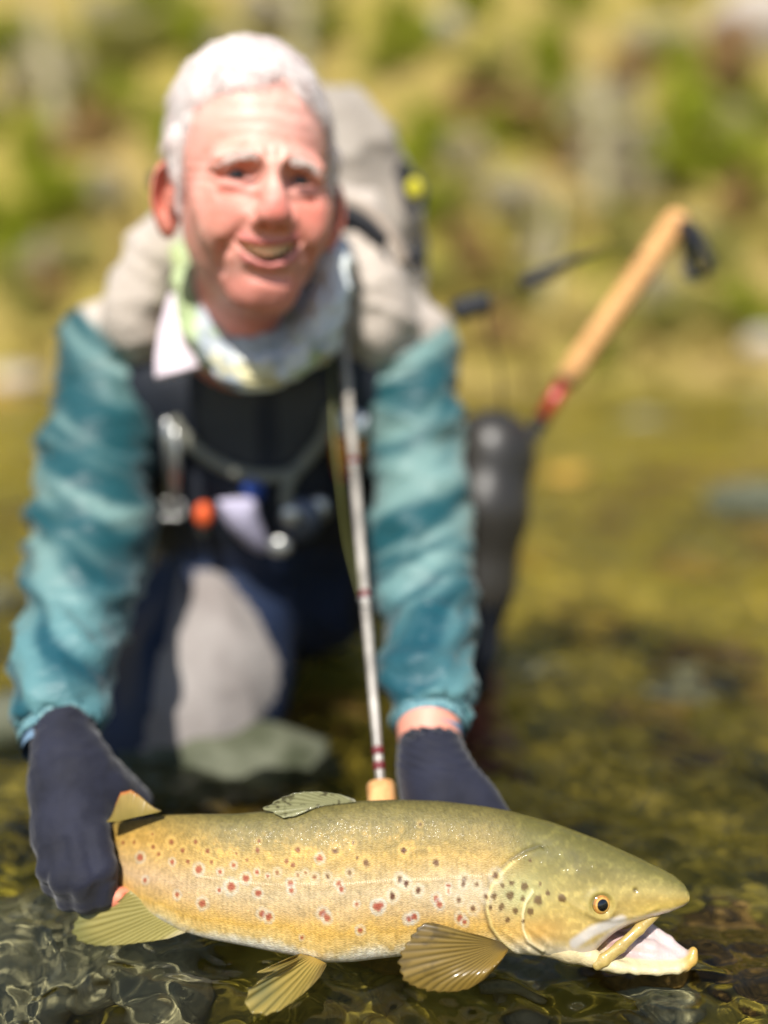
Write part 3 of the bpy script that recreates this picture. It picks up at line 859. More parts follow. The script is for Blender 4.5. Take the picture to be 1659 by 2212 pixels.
# ---- jaws
def FP(u, v, b=0.0):          # a point of the fish's middle plane at (u, v), moved b towards the camera side
    d = float(fish_d(np.array([float(u)]))[0]); p = P(u, v, d)
    return p + FB * b
m_jaw = mat("trout_jaw", attr=True, rough=.45, coat=.35, coat_rough=.12, bump=(260, .6, .0014), sss=.10)
h = .0011
lo = FP(1130, 2120, 0) - .05; hi = FP(1530, 1960, 0) + .05
g = Grid(lo, hi, h)
mxp = [((1318, 1968), .0036, .0125), ((1345, 2003), .0042, .0150), ((1305, 2030), .0058, .0185), ((1272, 2058), .0070, .0205)]
mx_pts = [Z7(1305, 760), Z7(1215, 820), Z7(1120, 890), Z7(1040, 945), Z7(1005, 968)]
mb_ = [.0035, .0105, .0160, .0190, .0195]; mr = [.0026, .0038, .0050, .0058, .0050]
for s in (1, -1):
    ctr = [FP(p[0], p[1], s * bb) for p, bb in zip(mx_pts, mb_)]
    wdt = [.0008, .0015, .0021, .0025, .0016]
    for k in range(4):
        dr_ = ctr[k + 1] - ctr[k]; pr = np.cross(dr_, FB); pr /= np.linalg.norm(pr)
        for f0 in (-1, -.5, 0, .5, 1):
            g.add(cap(ctr[k] + pr * wdt[k] * f0, .0019 - .0005 * abs(f0), ctr[k + 1] + pr * wdt[k + 1] * f0, .0020 - .0006 * abs(f0)), .003)
V1, F1 = g.mesh()
mid = FP(1300, 2020)
for s, sel in ((1, (V1 - mid) @ FB > 0), (-1, (V1 - mid) @ FB <= 0)):
    keep = sel[F1].all(1); Fk = F1[keep]; idx = np.unique(Fk); rm = np.full(len(V1), -1); rm[idx] = np.arange(len(idx))
    Vk = V1[idx]
    nn = fbm(Vk * 160, 3, 9)
    cc = L3(172, 148, 84)[None, :] * (1 + .30 * nn[:, None])
    mk("jaw_bar", Vk, rm[Fk], m_jaw, fish, np.clip(cc, 0, .9))
g = Grid(lo, hi, h)
# (u, v) of the near arm, half width, lift of the far arm
stn = [(1286, 2060, .0150, .018), (1318, 2072, .0160, .0265), (1362, 2081, .0148, .0290), (1410, 2086, .0120, .0270), (1455, 2085, .0085, .0160), (1476, 2080, .0050, .0070), (1492, 2070, .0020, .001)]
rad_ = (.0036, .0031, .0028, .0027, .0028, .0030, .0036)
def jp(k, f0, sag=0.0):     # f0 = +1 near arm .. -1 far arm
    u, v, bb, lift = stn[k]
    return FP(u, v, f0 * bb) + FA * (lift * (1 - f0) / 2 - sag * (1 - f0 * f0))
for s in (1, -1):
    chain(g, [(jp(k, s), rad_[k] * (1 if s > 0 else .8)) for k in range(7)], .003)
chain(g, [(FP(1170, 2018, .008), .013), (FP(1225, 2036, .0115), .0105), (FP(1262, 2051, .0140), .0068), (FP(1292, 2064, .0150), .0046), (FP(1330, 2076, .0155), .0034)], .004)   # throat, running into the jaw
chain(g, [(FP(1225, 2040, -.004), .0100), (FP(1280, 2062, -.004), .0060), (FP(1340, 2080, -.004), .0040)], .006)
for k in range(6):          # the floor between the two jaw arms
    for f0 in np.linspace(-.85, .85, 9):
        g.add(cap(jp(k, f0, .0050), .0024, jp(k + 1, f0, .0046 if k < 4 else .001), .0024), .003)
chain(g, [(jp(1, -.1, .002), .0060), (jp(2, -.1, .002), .0058), (jp(3, -.1, .003), .0052), (jp(4, -.1, .004), .0036)], .003)    # tongue
g.add(cap(FP(1492, 2072), .0040, FP(1498, 2055), .0032), .003)
V1, F1 = g.mesh()
N1 = vnormals(V1, F1)
u1, v1 = px(V1)
def rel_n(Q):
    u_, v_ = px(Q); return np.interp(u_, [s[0] for s in stn], [s[1] for s in stn]) - 6 - v_
inn = sstep(-.05, .4, N1 @ FA + .35 * (N1 @ FB) * (rel_n(V1) > 0)) * sstep(1, 9, rel_n(V1)) * sstep(1496, 1478, u1) * sstep(1285, 1325, u1)
outc = L3(206, 192, 150)[None, :] * (1 - sstep(1462, 1494, u1))[:, None] + L3(192, 154, 76)[None, :] * sstep(1462, 1494, u1)[:, None]
outc = outc * (1 - .7 * sstep(1330, 1270, u1))[:, None] + L3(204, 184, 140) * .7 * sstep(1330, 1270, u1)[:, None]
back = sstep(1400, 1310, u1)[:, None]
cj = outc * (1 - inn[:, None]) + (L3(190, 172, 168) * (1 - back) + L3(160, 126, 122) * back) * inn[:, None]
cj *= (1 + .10 * fbm(V1 * 180, 3, 15))[:, None]
mk("lower_jaw", V1, F1, m_jaw, fish, np.clip(cj, 0, .9))
# ---- fins: fans of rays with webbing between them
m_fin = mat("trout_fin", attr=True, rough=.32, spec=.5, coat=.35, coat_rough=.08, trans=.45)
def fin(name, base, edge, dbase, dedge, colfn, rays=16, amp=.0009, nr=50, nt_=150, thick=.0006, curl=0.0, seed=0, bow=.0, dfun=None):
    base = spline(np.array(base, float), nt_); edge_ = np.array(edge, float)
    L = np.concatenate([[0], np.cumsum(np.linalg.norm(np.diff(edge_, axis=0), axis=1))]); L /= L[-1]
    te = np.linspace(0, 1, nt_)
    ed = np.stack([np.interp(te, L, edge_[:, 0]), np.interp(te, L, edge_[:, 1])], 1)
    ker = np.hanning(9); ker /= ker.sum()
    for c in range(2):
        p_ = np.convolve(np.pad(ed[:, c], 4, mode='edge'), ker, 'valid'); ed[:, c] = .75 * p_ + .25 * ed[:, c]
    r2 = np.random.default_rng(seed)
    fr = (.985 + .015 * np.sin(te * rays * 6.28 + 1) + .012 * vnoise(np.stack([te * 60, te * 0, te * 0], 1), seed))
    t = np.linspace(0, 1, nr)
    Q = base[None] * (1 - t)[:, None, None] + (base + (ed - base) * fr[:, None])[None] * t[:, None, None]
    db = np.interp(te, [0, 1], dbase); de_ = np.interp(te, np.linspace(0, 1, len(dedge)), dedge)
    D = db[None] * (1 - t)[:, None] + de_[None] * t[:, None] - bow * np.sin(np.pi * t)[:, None]
    tw = te[None] + .012 * fbm(np.stack([np.repeat(t * 4, nt_), np.tile(te * 3, nr), np.zeros(nr * nt_)], 1), 2, seed + 2).reshape(nr, nt_)
    w = np.abs(np.sin(tw * rays * math.pi)) ** .7
    D = D - amp * w * sstep(0, .12, t)[:, None] + .0022 * np.sin(te * 9 + seed)[None] * t[:, None] ** 2 * (.4 + curl)
    if dfun is not None: D = dfun(Q) + (D - D.mean()) * .12
    Vn = np.stack([Parr(Q[r, :, 0], Q[r, :, 1], D[r]) for r in range(nr)])
    cols = colfn(Q[..., 0], Q[..., 1], np.repeat(t[:, None], nt_, 1), np.repeat(te[None], nr, 0), w)
    V0 = Vn.reshape(-1, 3); V2 = V0 + CF * thick
    i = np.arange(nr - 1)[:, None] * nt_; j = np.arange(nt_ - 1)[None, :]
    Fa = np.stack([i + j, i + j + 1, i + nt_ + j + 1, i + nt_ + j], -1).reshape(-1, 4)
    Fb = Fa[:, ::-1] + len(V0)
    rim = np.concatenate([np.arange(nt_), np.arange(1, nr) * nt_ + nt_ - 1, (nr - 1) * nt_ + np.arange(nt_ - 2, -1, -1), np.arange(nr - 2, 0, -1) * nt_])
    r2_ = np.roll(rim, -1)
    Fr = np.stack([r2_, rim, rim + len(V0), r2_ + len(V0)], 1)
    cc = cols.reshape(-1, 3)
    return mk(name, np.vstack([V0, V2]), np.vstack([Fa, Fb, Fr]), m_fin, fish, np.clip(np.vstack([cc, cc]), .004, .9))
def mixc(a, b, w): return a * (1 - w[..., None]) + b * w[..., None]
def pect(U, W, t, te, w):
    n = fbm(np.stack([U.ravel() * .05, W.ravel() * .05, 0 * U.ravel()], 1), 3, 5).reshape(U.shape)
    c = mixc(L3(86, 72, 32), L3(158, 132, 66), w)
    c = mixc(c, L3(122, 100, 48), sstep(.55, .95, t) * sstep(.5, .2, te) * .8)
    c = mixc(c, L3(60, 50, 30), sstep(.12, .5, n) * .5 * sstep(.3, .7, t) * sstep(.7, .3, te))
    c = mixc(c, L3(176, 142, 60), sstep(.6, .9, te) * .6)
    return mixc(c, L3(84, 72, 48), sstep(.16, .0, t) * .8)
fin("pectoral_fin", [Z7(570, 895), Z7(600, 910), Z7(622, 935)],
    [Z7(*p) for p in ((500, 872), (400, 850), (300, 818), (240, 808), (205, 830), (160, 885), (122, 950), (106, 1010), (118, 1048), (135, 1066), (128, 1080), (170, 1105), (230, 1128), (300, 1138), (380, 1135), (440, 1120), (510, 1078), (570, 1020), (605, 970), (622, 945))],
    (.684, .682), (.688, .676, .668, .660, .662, .668, .680), pect, rays=26, seed=3, bow=.006, amp=.00030)
def pelv(U, W, t, te, w):
    c = mixc(L3(112, 102, 40), L3(192, 170, 92), w)
    c = mixc(c, L3(96, 110, 84), np.exp(-((t - .75) / .2) ** 2) * np.exp(-((te - .42) / .16) ** 2) * .7)
    c = mixc(c, L3(100, 82, 50), sstep(.75, .95, te) * .7)
    return mixc(c, L3(190, 160, 80), sstep(.2, 0, t))
fin("pelvic_fin", [Z6(1090, 955), Z6(1150, 970), Z6(1212, 1000)],
    [Z6(*p) for p in ((1040, 975), (960, 1010), (880, 1045), (930, 1042), (992, 1030), (940, 1055), (895, 1085), (850, 1130), (832, 1175), (845, 1215), (880, 1238), (935, 1242), (1000, 1218), (1075, 1165), (1140, 1110), (1185, 1060), (1214, 1008))],
    (.703, .699), (.684, .672, .662, .656, .660, .682), pelv, rays=16, seed=5, bow=.004, amp=.0005)
def anal(U, W, t, te, w):
    c = mixc(L3(128, 118, 56), L3(186, 174, 104), w)
    c = mixc(c, L3(226, 216, 180), sstep(.82, 1, te) * .9)
    return mixc(c, L3(110, 116, 70), sstep(.7, 1, t) * sstep(.7, .3, te) * .6)
fin("anal_fin", [Z6(300, 660), Z6(400, 745), Z6(480, 805), Z6(558, 850)],
    [Z6(*p) for p in ((260, 700), (215, 735), (140, 752), (72, 768), (45, 800), (30, 850), (42, 888), (90, 910), (150, 922), (230, 920), (310, 910), (400, 898), (480, 885), (560, 856))],
    (.738, .722), (.735, .742, .738, .728, .716), anal, rays=20, seed=7, amp=.0005)
def adip(U, W, t, te, w):
    n = fbm(np.stack([U.ravel() * .05, W.ravel() * .05, 0 * U.ravel()], 1), 2, 5).reshape(U.shape)
    c = mixc(L3(150, 132, 62), L3(186, 160, 92), t)
    c = mixc(c, L3(216, 120, 60), sstep(.86, 1, t) * sstep(.75, .4, te) * .8)
    return c * (1 + .12 * n[..., None])
fin("adipose_fin", [Z6(190, 345), Z6(260, 338), Z6(330, 322), Z6(440, 298)], [Z6(*p) for p in ((215, 320), (235, 260), (258, 205), (300, 198), (345, 222), (380, 258), (415, 282), (445, 296))],
    (.742, .730), (.752, .748, .740, .734), adip, rays=4, amp=.0002, seed=9, thick=.003)
def dors(U, W, t, te, w):
    n = fbm(np.stack([U.ravel() * .09, W.ravel() * .16, 0 * U.ravel()], 1), 3, 5).reshape(U.shape)
    c = mixc(L3(128, 126, 84), L3(176, 174, 130), w)
    c = mixc(c, L3(70, 62, 40), sstep(.18, .5, n) * .8)
    return mixc(c, L3(206, 202, 178), sstep(.85, 1, te) * .6)
depth_near = (V - CC) @ CF
def on_back(Q):
    out = np.empty(Q.shape[:2])
    for r in range(Q.shape[0]):
        for k in range(Q.shape[1]):
            a_ = np.argmin(np.abs(us - Q[r, k, 0])); v_ = max(Q[r, k, 1], vt[a_] + 5)
            row = np.where(near, np.abs(VV[a_] - v_), 1e9); b_ = np.argmin(row)
            out[r, k] = depth_near[a_, b_] - .0022
    return out
fin("dorsal_fin", [Z6(1180, 268), Z6(1260, 262), Z6(1350, 250)], [Z6(*p) for p in ((1120, 295), (1060, 318), (1005, 326), (970, 305), (930, 290), (905, 284), (940, 268), (985, 240), (1040, 214), (1100, 205), (1180, 203), (1270, 215), (1345, 240))],
    (.697, .704), (.688, .688, .692, .698, .704), dors, rays=14, seed=11, amp=.0006, dfun=on_back)
# tail fin, gripped: it fans out behind the glove
Cb = mixc
fin("tail_fin", [(150, 1800), (155, 1835), (150, 1880)], [(110, 1765), (100, 1800), (108, 1840), (100, 1880), (112, 1915)], (.80, .80), (.93, .92, .91, .92, .93),
    lambda U, W, t, te, w: mixc(L3(110, 100, 48), L3(160, 140, 70), w), rays=18, seed=13)

# ================================================================== THE ANGLER
person = thing("person", "kneeling angler in teal and beige jacket, patterned neck gaiter and dark gloves, holding the trout", "person", on_z(600, 1560, -.13))
m_skin = mat("skin", attr=True, rough=.50, spec=.40, sss=.15, bump=(260, .45, .0010), var=((.86, .80, .78), 60, .25))
# ---- head, modelled in its own frame: x to the picture's right, y up, z out of the face
HEAD_C = P(546, 398, .935)
yaw, roll, nod = math.radians(13), math.radians(2.5), math.radians(-2.5)
hx, hy, hzv = CR.copy(), CU.copy(), -CF
to_cam = CC - HEAD_C; to_cam = to_cam / np.linalg.norm(to_cam)
hzv = to_cam * .75 + hzv * .25; hzv /= np.linalg.norm(hzv)
hx = np.cross(hy, hzv); hx /= np.linalg.norm(hx); hy = np.cross(hzv, hx)
def rot(v, ax, a):
    ax = ax / np.linalg.norm(ax)
    return v * math.cos(a) + np.cross(ax, v) * math.sin(a) + ax * (ax @ v) * (1 - math.cos(a))
hx, hzv = rot(hx, hy, yaw), rot(hzv, hy, yaw)
hx, hy = rot(hx, hzv, -roll), rot(hy, hzv, -roll)
hy, hzv = rot(hy, hx, nod), rot(hzv, hx, nod)
HR = np.stack([hx, hy, hzv], 1)
def HW(L): return HEAD_C + np.asarray(L, float) @ HR.T      # head frame -> place
HS = 1.02
EX = .0285                                                   # half the distance between the eyes
g = Grid((-.115, -.245, -.15), (.115, .165, .145), .0020)
def e_(c, r, k=.02, R=None): g.add(ell(c, r, R), k)
e_((0, .040, -.026), (.0750, .0845, .098), 0)
e_((0, -.016, .016), (.0610, .098, .074), .03)
for s in (-1, 1):
    g.add(cap((s * .040, -.050, -.008), .018, (s * .012, -.100, .054), .0155), .03)      # jaw
    e_((s * .043, -.026, .054), (.019, .019, .016), .022)                                # cheekbone
    e_((s * .031, -.050, .068), (.0185, .0175, .0150), .022)                                # cheek lifted by the smile
for s in (-1, 1): e_((s * .036, -.042, .036), (.016, .032, .036), .03)
g.add(cap((-.007, -.102, .060), .017, (.007, -.102, .060), .017), .024)                   # chin
for s in (-1, 1):
    g.add(cap((s * .041, .0065, .0735), .0110, (s * .012, .0090, .0845), .0110), .013)      # brows
e_((0, -.070, .058), (.034, .028, .034), .022)                                            # muzzle
# nose: bony bridge, broad soft tip
g.add(cap((0, .008, .083), .0080, (0, -.026, .103), .0095), .014)
e_((0, -.0375, .1020), (.0160, .0120, .0135), .010)
for s in (-1, 1):
    e_((s * .0158, -.0420, .0895), (.0090, .0085, .0125), .007)
for s in (-1, 1):
    g.cut(ell((s * EX, -.003, .0975), (.0200, .0135, .0225)), .009)                       # sockets
    g.cut(ell((s * .0165, -.001, .0915), (.0055, .0085, .0070)), .006)
    e_((s * EX, .0066, .0690), (.0175, .0080, .0120), .006)                               # heavy upper lid
    e_((s * EX, -.0130, .0715), (.0165, .0078, .0108), .006)                              # lower lid and bag
    g.cut(cap((s * (EX - .0125), -.0048, .0870), .0022, (s * (EX + .016), -.0066, .0755), .0020), .002)   # squeezed slit
    g.cut(cap((s * .016, -.0235, .090), .0018, (s * .042, -.0205, .080), .0012), .007)    # fold under the bag
    g.cut(cap((s * .0190, -.0385, .0960), .0012, (s * .0350, -.0660, .0810), .0012), .012)   # smile line
    g.cut(cap((s * .0400, -.064, .075), .0006, (s * .0390, -.084, .062), .0004), .012)
    g.cut(ell((s * .0068, -.0465, .1000), (.0040, .0030, .0050)), .003)                   # nostrils
    g.cut(cap((s * .0042, .012, .0935), .0010, (s * .0055, .024, .0920), .0008), .006)    # frown lines
MW = .0310
def ym(x): return -.0705 + 14.0 * x * x + .07 * x
def mouth(X, Y, Z):
    hh = .0078 * np.clip(1 - (X / MW) ** 2, -.4, 1)
    return np.maximum(np.abs(Y - ym(X)) - hh, .062 - Z) + 0 * Z
lipx = np.linspace(-MW * .94, MW * .94, 9)
def lipz(x): return .0905 - 15 * x * x
for a0, b0 in zip(lipx[:-1], lipx[1:]):
    ua, ub = 1 - (a0 / MW) ** 2 * .9, 1 - (b0 / MW) ** 2 * .9
    g.add(cap((a0, ym(a0) + .0082 * ua, lipz(a0) - .001), .0028, (b0, ym(b0) + .0082 * ub, lipz(b0) - .001), .0028), .006)
    g.add(cap((a0, ym(a0) - .0100 * ua, lipz(a0) - .002), .0046, (b0, ym(b0) - .0100 * ub, lipz(b0) - .002), .0046), .006)
g.cut(custom(mouth, (-.033, -.085, .058), (.033, -.048, .110)), .0025)
g.cut(cap((-.016, -.0885, .0870), .002, (.016, -.0885, .0870), .002), .012)               # under the lower lip
# ears
for s in (-1, 1):
    ca, sa = math.cos(.78), math.sin(.78)
    R = np.stack([np.array([ca, 0, s * -sa]), np.array([0, 1.0, 0]), np.array([s * sa, 0, ca])], 1)
    e_((s * .0795, -.018, -.016), (.0090, .0345, .0225), .006, R)
    e_((s * .0790, -.044, -.010), (.0075, .0120, .0090), .008)
    g.cut(ell((s * .0845, -.014, -.006), (.0060, .021, .0120), R), .004)
    g.add(cap((s * .0780, -.016, .004), .005, (s * .0780, -.028, .002), .005), .004)
g.add(cap((.004, -.070, -.030), .050, (.006, -.150, -.125), .056), .03)                         # neck
g.add(cap((.004, -.095, .010), .022, (.006, -.165, -.060), .030), .03)
V1, F1 = g.mesh()
x, y, z = V1.T
# fine wrinkles
wr = .00035 * np.sin((y + .8 * x * x + .004 * fbm(V1 * 40, 2, 5)) * 2 * math.pi / .0150) * sstep(.028, .042, y) * sstep(.085, .065, y) * sstep(.055, .03, np.abs(x)) * (z > .03)
cf = .0005 * np.sin((y - .35 * (np.abs(x) - .055)) * 2 * math.pi / .009) * sstep(.042, .05, np.abs(x)) * sstep(.022, .01, np.abs(y + .004)) * (z > .02)
N1 = vnormals(V1, F1)
V1 = V1 + N1 * (wr + cf + .0009 * fbm(V1 * 45, 3, 2))[:, None]
skin = np.tile(L3(236, 178, 162), (len(V1), 1))
nz = fbm(V1 * 28, 3, 12)
def blush(c, w):
    global skin
    skin = skin * (1 - w[:, None]) + np.array(c) * w[:, None]
blush(L3(222, 142, 124), .55 * sstep(-.15, .5, nz))
blush(L3(180, 118, 98), .35 * sstep(.30, .55, fbm(V1 * 75, 2, 33)))
blush(L3(240, 184, 164), .4 * sstep(.1, .5, fbm(V1 * 40, 2, 35)))
blush(L3(240, 182, 168), .8 * sstep(.02, .05, y) * sstep(0, .05, z))
blush(L3(218, 118, 104), .8 * np.exp(-((x) / .020) ** 2 - ((y + .036) / .020) ** 2) * (z > .08))
for s in (-1, 1):
    blush(L3(222, 126, 106), .75 * np.exp(-((x - s * .042) / .020) ** 2 - ((y + .032) / .022) ** 2))
    blush(L3(212, 126, 106), .8 * sstep(.070, .078, s * x) * (z < .02))
    blush(L3(176, 104, 88), .55 * np.exp(-((x - s * EX * .92) / .016) ** 2 - ((y - .001) / .008) ** 2) * (z > .05))  # shade of the eye sockets, painted into the skin colour
    blush(L3(222, 160, 150), .6 * np.exp(-((x - s * EX) / .013) ** 2 - ((y + .014) / .006) ** 2))
blush(L3(232, 146, 132), .75 * sstep(-.080, -.098, y))
lipm = np.exp(-(np.minimum(np.abs(y - ym(x) - .0084), np.abs(y - ym(x) + .0106)) / .0036) ** 2) * sstep(.030, .025, np.abs(x)) * (z > .06)
blush(L3(200, 104, 104), .8 * lipm)
ins = sstep(.0090, .0055, np.abs(y - ym(x))) * sstep(.0845, .080, z + 15 * x * x) * (np.abs(x) < .028) * (z > .055)
blush(L3(70, 24, 22), .95 * ins)
blush(L3(110, 62, 56), .55 * sstep(.0032, .0014, np.abs(y + .0050)) * (np.abs(np.abs(x) - EX) < .0135) * (z > .05))
Vh, Fh, Ch = HW(V1 * HS), F1, skin

# ---- body under the clothes, in one mesh with the head: neck, trunk, arms, hands, legs
SH_L, SH_R = P(222, 790, 1.17), P(888, 790, 1.17)
EL_L, EL_R = P(190, 1190, 1.03), P(912, 1190, 1.04)
WR_L, WR_R = P(138, 1600, .815), P(928, 1605, .825)
HIP_L, HIP_R = P(500, 1225, 1.42), P(680, 1235, 1.44)
KN_L, KN_R = P(428, 1500, 1.18), P(1066, 975, 1.30)
AN_R = P(1014, 1440, 1.33)
CH = P(556, 960, 1.24); BE = P(585, 1170, 1.36)
NECK = HW(np.array([.006, -.150, -.125]))
foot_l = np.array([KN_L[0] + .05, KN_L[1] + .38, -.06]); kn_l_low = KN_L.copy()
BR = camR()
lo = np.minimum.reduce([SH_L, WR_L, KN_L]) - .2; hi = np.maximum.reduce([SH_R, HIP_R, KN_R]) + .25
g = Grid((lo[0], .60, -.2), (hi[0], 1.75, .75), .0085)
g.add(cap(NECK, .055, P(556, 820, 1.18), .06), .02)
g.add(ell(CH, (.13, .13, .075), BR), .04); g.add(ell(BE, (.12, .11, .075), BR), .05)
for S, E, W in ((SH_L, EL_L, WR_L), (SH_R, EL_R, WR_R)):
    g.add(cap(P(556, 850, 1.19), .05, S, .034), .02)
    chain(g, [(S, .036), (E, .036), (W, .024)], .012)
chain(g, [(HIP_L, .085), (KN_L, .055), (foot_l, .04)], .03)
chain(g, [(HIP_R, .085), (KN_R, .045), (AN_R, .022)], .03)
g.add(cap(HIP_L, .09, HIP_R, .09), .05)
Vb, Fb = g.mesh()
# bare fingertip under the peduncle, and the strip of wrist at the other cuff
g = Grid(P(180, 1990, .74) - .03, P(320, 1890, .78) + .05, .0016)
tipA, tipB = P(222, 1938, .744), P(270, 1938, .745)
g.add(cap(tipA, M(27, .716), tipB, M(21, .728)), 0)
g.cut(ell(tipB + np.array([.006, -.004, .004]), (.006, .003, .003)), .002)
Vt, Ft = g.mesh()
g = Grid(WR_R - .06, WR_R + .06, .0022)
g.add(cap(P(926, 1560, .84), M(71, .84), P(930, 1640, .82), M(66, .82)), 0)
Vw, Fw = g.mesh()
parts = [(Vh, Fh, Ch), (Vb, Fb, np.tile(L3(220, 150, 124), (len(Vb), 1))), (Vt, Ft, np.tile(L3(232, 142, 112), (len(Vt), 1))), (Vw, Fw, np.tile(L3(228, 156, 134), (len(Vw), 1)))]
o_ = 0; AV, AF, AC = [], [], []
for a0, b0, c0 in parts:
    AV.append(a0); AF.append(b0 + o_); AC.append(c0); o_ += len(a0)
mk("body", np.vstack(AV), np.vstack(AF), m_skin, person, np.vstack(AC))

# ---- eyes, brows, teeth
m_white = mat("eyeball", attr=True, rough=.15, coat=.6, coat_rough=.03)
for s in (-1, 1):
    Vs, Fs = ico(4); dz = np.array([.03, -.05, 1.0]); dz /= np.linalg.norm(dz); t = np.arccos(np.clip(Vs @ dz, -1, 1))
    col = np.where((t < .22)[:, None], L3(8, 8, 10), np.where((t < .52)[:, None], L3(36, 32, 32), L3(96, 76, 72)))  # whites coloured dark: shade under the brow put into the eyeball
    mk("eye", HW((Vs * .0112 + np.array([s * EX, -.0045, .0685])) * HS), Fs, m_white, person, col)
m_hair = mat("white_hair", L3(248, 246, 244), rough=.55, spec=.35, trans=.45, var=(L3(226, 212, 208), 38, .2))
m_cap = mat('white_hair_mass', L3(234, 228, 226), rough=.65, spec=.25, var=(L3(224, 212, 208), 45, .2), bump=(120, .5, .003), mapscale=(2.5, 1, 1))
m_brow = mat('pale_brow_hair', L3(226, 212, 204), rough=.6, spec=.3, trans=.2)
def strands(rootf, n, seed, seg=4, wid=.0006):
    r2 = np.random.default_rng(seed); VV_, FF_ = [], []; o = 0
    for k in range(n):
        r = rootf(r2)
        if r is None: continue
        p, d, nrm, ln = r
        side = np.cross(d, nrm); side /= (np.linalg.norm(side) + 1e-9)
        t = np.linspace(0, 1, seg)[:, None]
        c = p + d * ln * t + nrm * (ln * .22 * np.sin(t * 2.6)) + r2.normal(size=3) * .0008 * t
        w = wid * (1 - .75 * t)
        VV_.append(np.stack([c - side * w, c + side * w], 1).reshape(-1, 3))
        b0 = np.arange(seg - 1)[:, None] * 2
        FF_.append(np.concatenate([b0, b0 + 1, b0 + 3, b0 + 2], 1) + o); o += 2 * seg
    return np.vstack(VV_), np.vstack(FF_)
def brow_root(s):
    def f(r2):
        t = r2.uniform(0, 1); x0 = s * (.014 + .030 * t); y0 = .0095 + .0045 * math.sin(t * 2.2) - .010 * t + r2.normal() * .0016
        z0 = .0950 - .020 * t ** 2 + r2.normal() * .0005 - .10 * abs(y0 - .008)
        d = np.array([s * .9, .30 - .8 * t, .12]); d /= np.linalg.norm(d)
        return np.array([x0, y0, z0]), d, np.array([0, .3, 1.0]), r2.uniform(.005, .008)
    return f
for s in (-1, 1):
    a0, b0 = strands(brow_root(s), 150, 5 + s, wid=.00045)
    mk("eyebrow", HW(a0 * HS), b0, m_brow, person)
g = Grid((-.035, -.09, .05), (.035, -.05, .11), .001)
for k in range(-4, 5):
    x0 = k * .0060
    w_ = .0036 if abs(k) < 2 else .0030
    g.add(ell((x0, ym(x0) + .0034, lipz(x0) - .0075), (w_ * 1.02, .0060, .0028)), .0012)
V1, F1 = g.mesh()
mk("upper_teeth", HW(V1 * HS), F1, mat("tooth", L3(226, 208, 166), rough=.3, coat=.3), person)

# ---- hair: a short soft cap with combed locks over it
g = Grid((-.12, -.09, -.16), (.12, .175, .13), .0024)
g.add(ell((0, .044, -.028), (.0800, .0915, .104)), 0)
for s in (-1, 1):
    g.add(cap((s * .0700, .03, .004), .014, (s * .0710, -.022, .008), .0055), .012)      # sideburn
def fcut(X, Y, Z):
    line = .069 - 5.0 * (X + .004) ** 2 + .0025 * np.sin(X * 90 + 1) + .014 * np.exp(-((X - .012) / .010) ** 2)
    wall = np.abs(X) - (.0620 - .10 * np.clip(Y, 0, .08))
    return np.maximum(np.maximum(Y - line, .012 - Z), wall) + 0 * X
g.cut(custom(fcut, (-.08, -.1, 0), (.08, .11, .14)), .016)
g.cut(custom(lambda X, Y, Z: np.maximum(Y + .030, -.06 - Z) + 0 * X, (-.12, -.09, -.1), (.12, 0, .13)), .004)
g.cut(custom(lambda X, Y, Z: np.maximum(np.sqrt((Y + .012) ** 2 + (Z + .022) ** 2) - .032, .069 - np.abs(X)), (-.12, -.06, -.07), (.12, .05, .04)), .004)
V1, F1 = g.mesh(); N1 = vnormals(V1, F1)
flow = np.stack([V1[:, 0] * 60 + V1[:, 2] * 26, V1[:, 1] * 40, V1[:, 2] * 20], 1)
V1 = V1 + N1 * (.0024 * fbm(flow, 3, 4) + .0010 * fbm(V1 * np.array([240, 80, 80]), 2, 8))[:, None]
hair = mk("hair", HW(V1 * HS), F1, m_cap, person)
Vhair, Fhair, Nhair = V1, F1, vnormals(V1, F1)
def hair_root(r2):
    k = r2.integers(len(Vhair)); p, n = Vhair[k], Nhair[k]
    if n[2] < -.75: return None
    f = np.array([.35 + .5 * p[0] * 8, -.15 - .9 * (1 if abs(p[0]) > .052 else 0), .55 if p[1] > .09 else .1])
    f = f + r2.normal(size=3) * .22; f = f - (f @ n) * n; f /= (np.linalg.norm(f) + 1e-6)
    return p - n * .0018, f, n, r2.uniform(.010, .022)
a0, b0 = strands(hair_root, 16000, 3, wid=.0005)
st = mk("hair_strands", HW(a0 * HS), b0, m_hair, hair); st["kind"] = "stuff"

# ---- jacket
m_shell = mat("shell_fabric", attr=True, rough=.52, spec=.32, sheen=.12, bump=(60, .55, .006), bump2=(500, .2, .0005), mapscale=(1, 1, 1.5))
g = Grid((SH_L[0] - .16, .66, -.10), (SH_R[0] + .14, 1.55, .80), .0062)
g.add(ell(CH, (.172, .175, .118), BR), .05); g.add(ell(BE, (.158, .14, .112), BR), .06)
g.add(cap(P(330, 800, 1.185), .082, P(780, 800, 1.185), .082), .05)
g.cut(ell(P(556, 900, 1.08), (.105, .12, .035), BR), .02)
sl_l = [(238, 772, 1.17, 100), (216, 960, 1.11, 112), (202, 1100, 1.055, 120), (192, 1200, 1.02, 120), (168, 1320, .955, 112), (148, 1440, .89, 98), (134, 1530, .85, 88), (126, 1598, .825, 82)]
sl_r = [(884, 768, 1.17, 96), (898, 950, 1.12, 100), (910, 1100, 1.07, 102), (914, 1200, 1.03, 101), (922, 1320, .97, 98), (928, 1440, .90, 93), (930, 1520, .86, 85), (929, 1572, .838, 78)]
for sl in (sl_l, sl_r):
    chain(g, [(P(u, v, d), M(r_, d)) for u, v, d, r_ in sl], .02)
g.add(cap(P(400, 690, 1.18), .075, P(240, 745, 1.18), .050), .03)
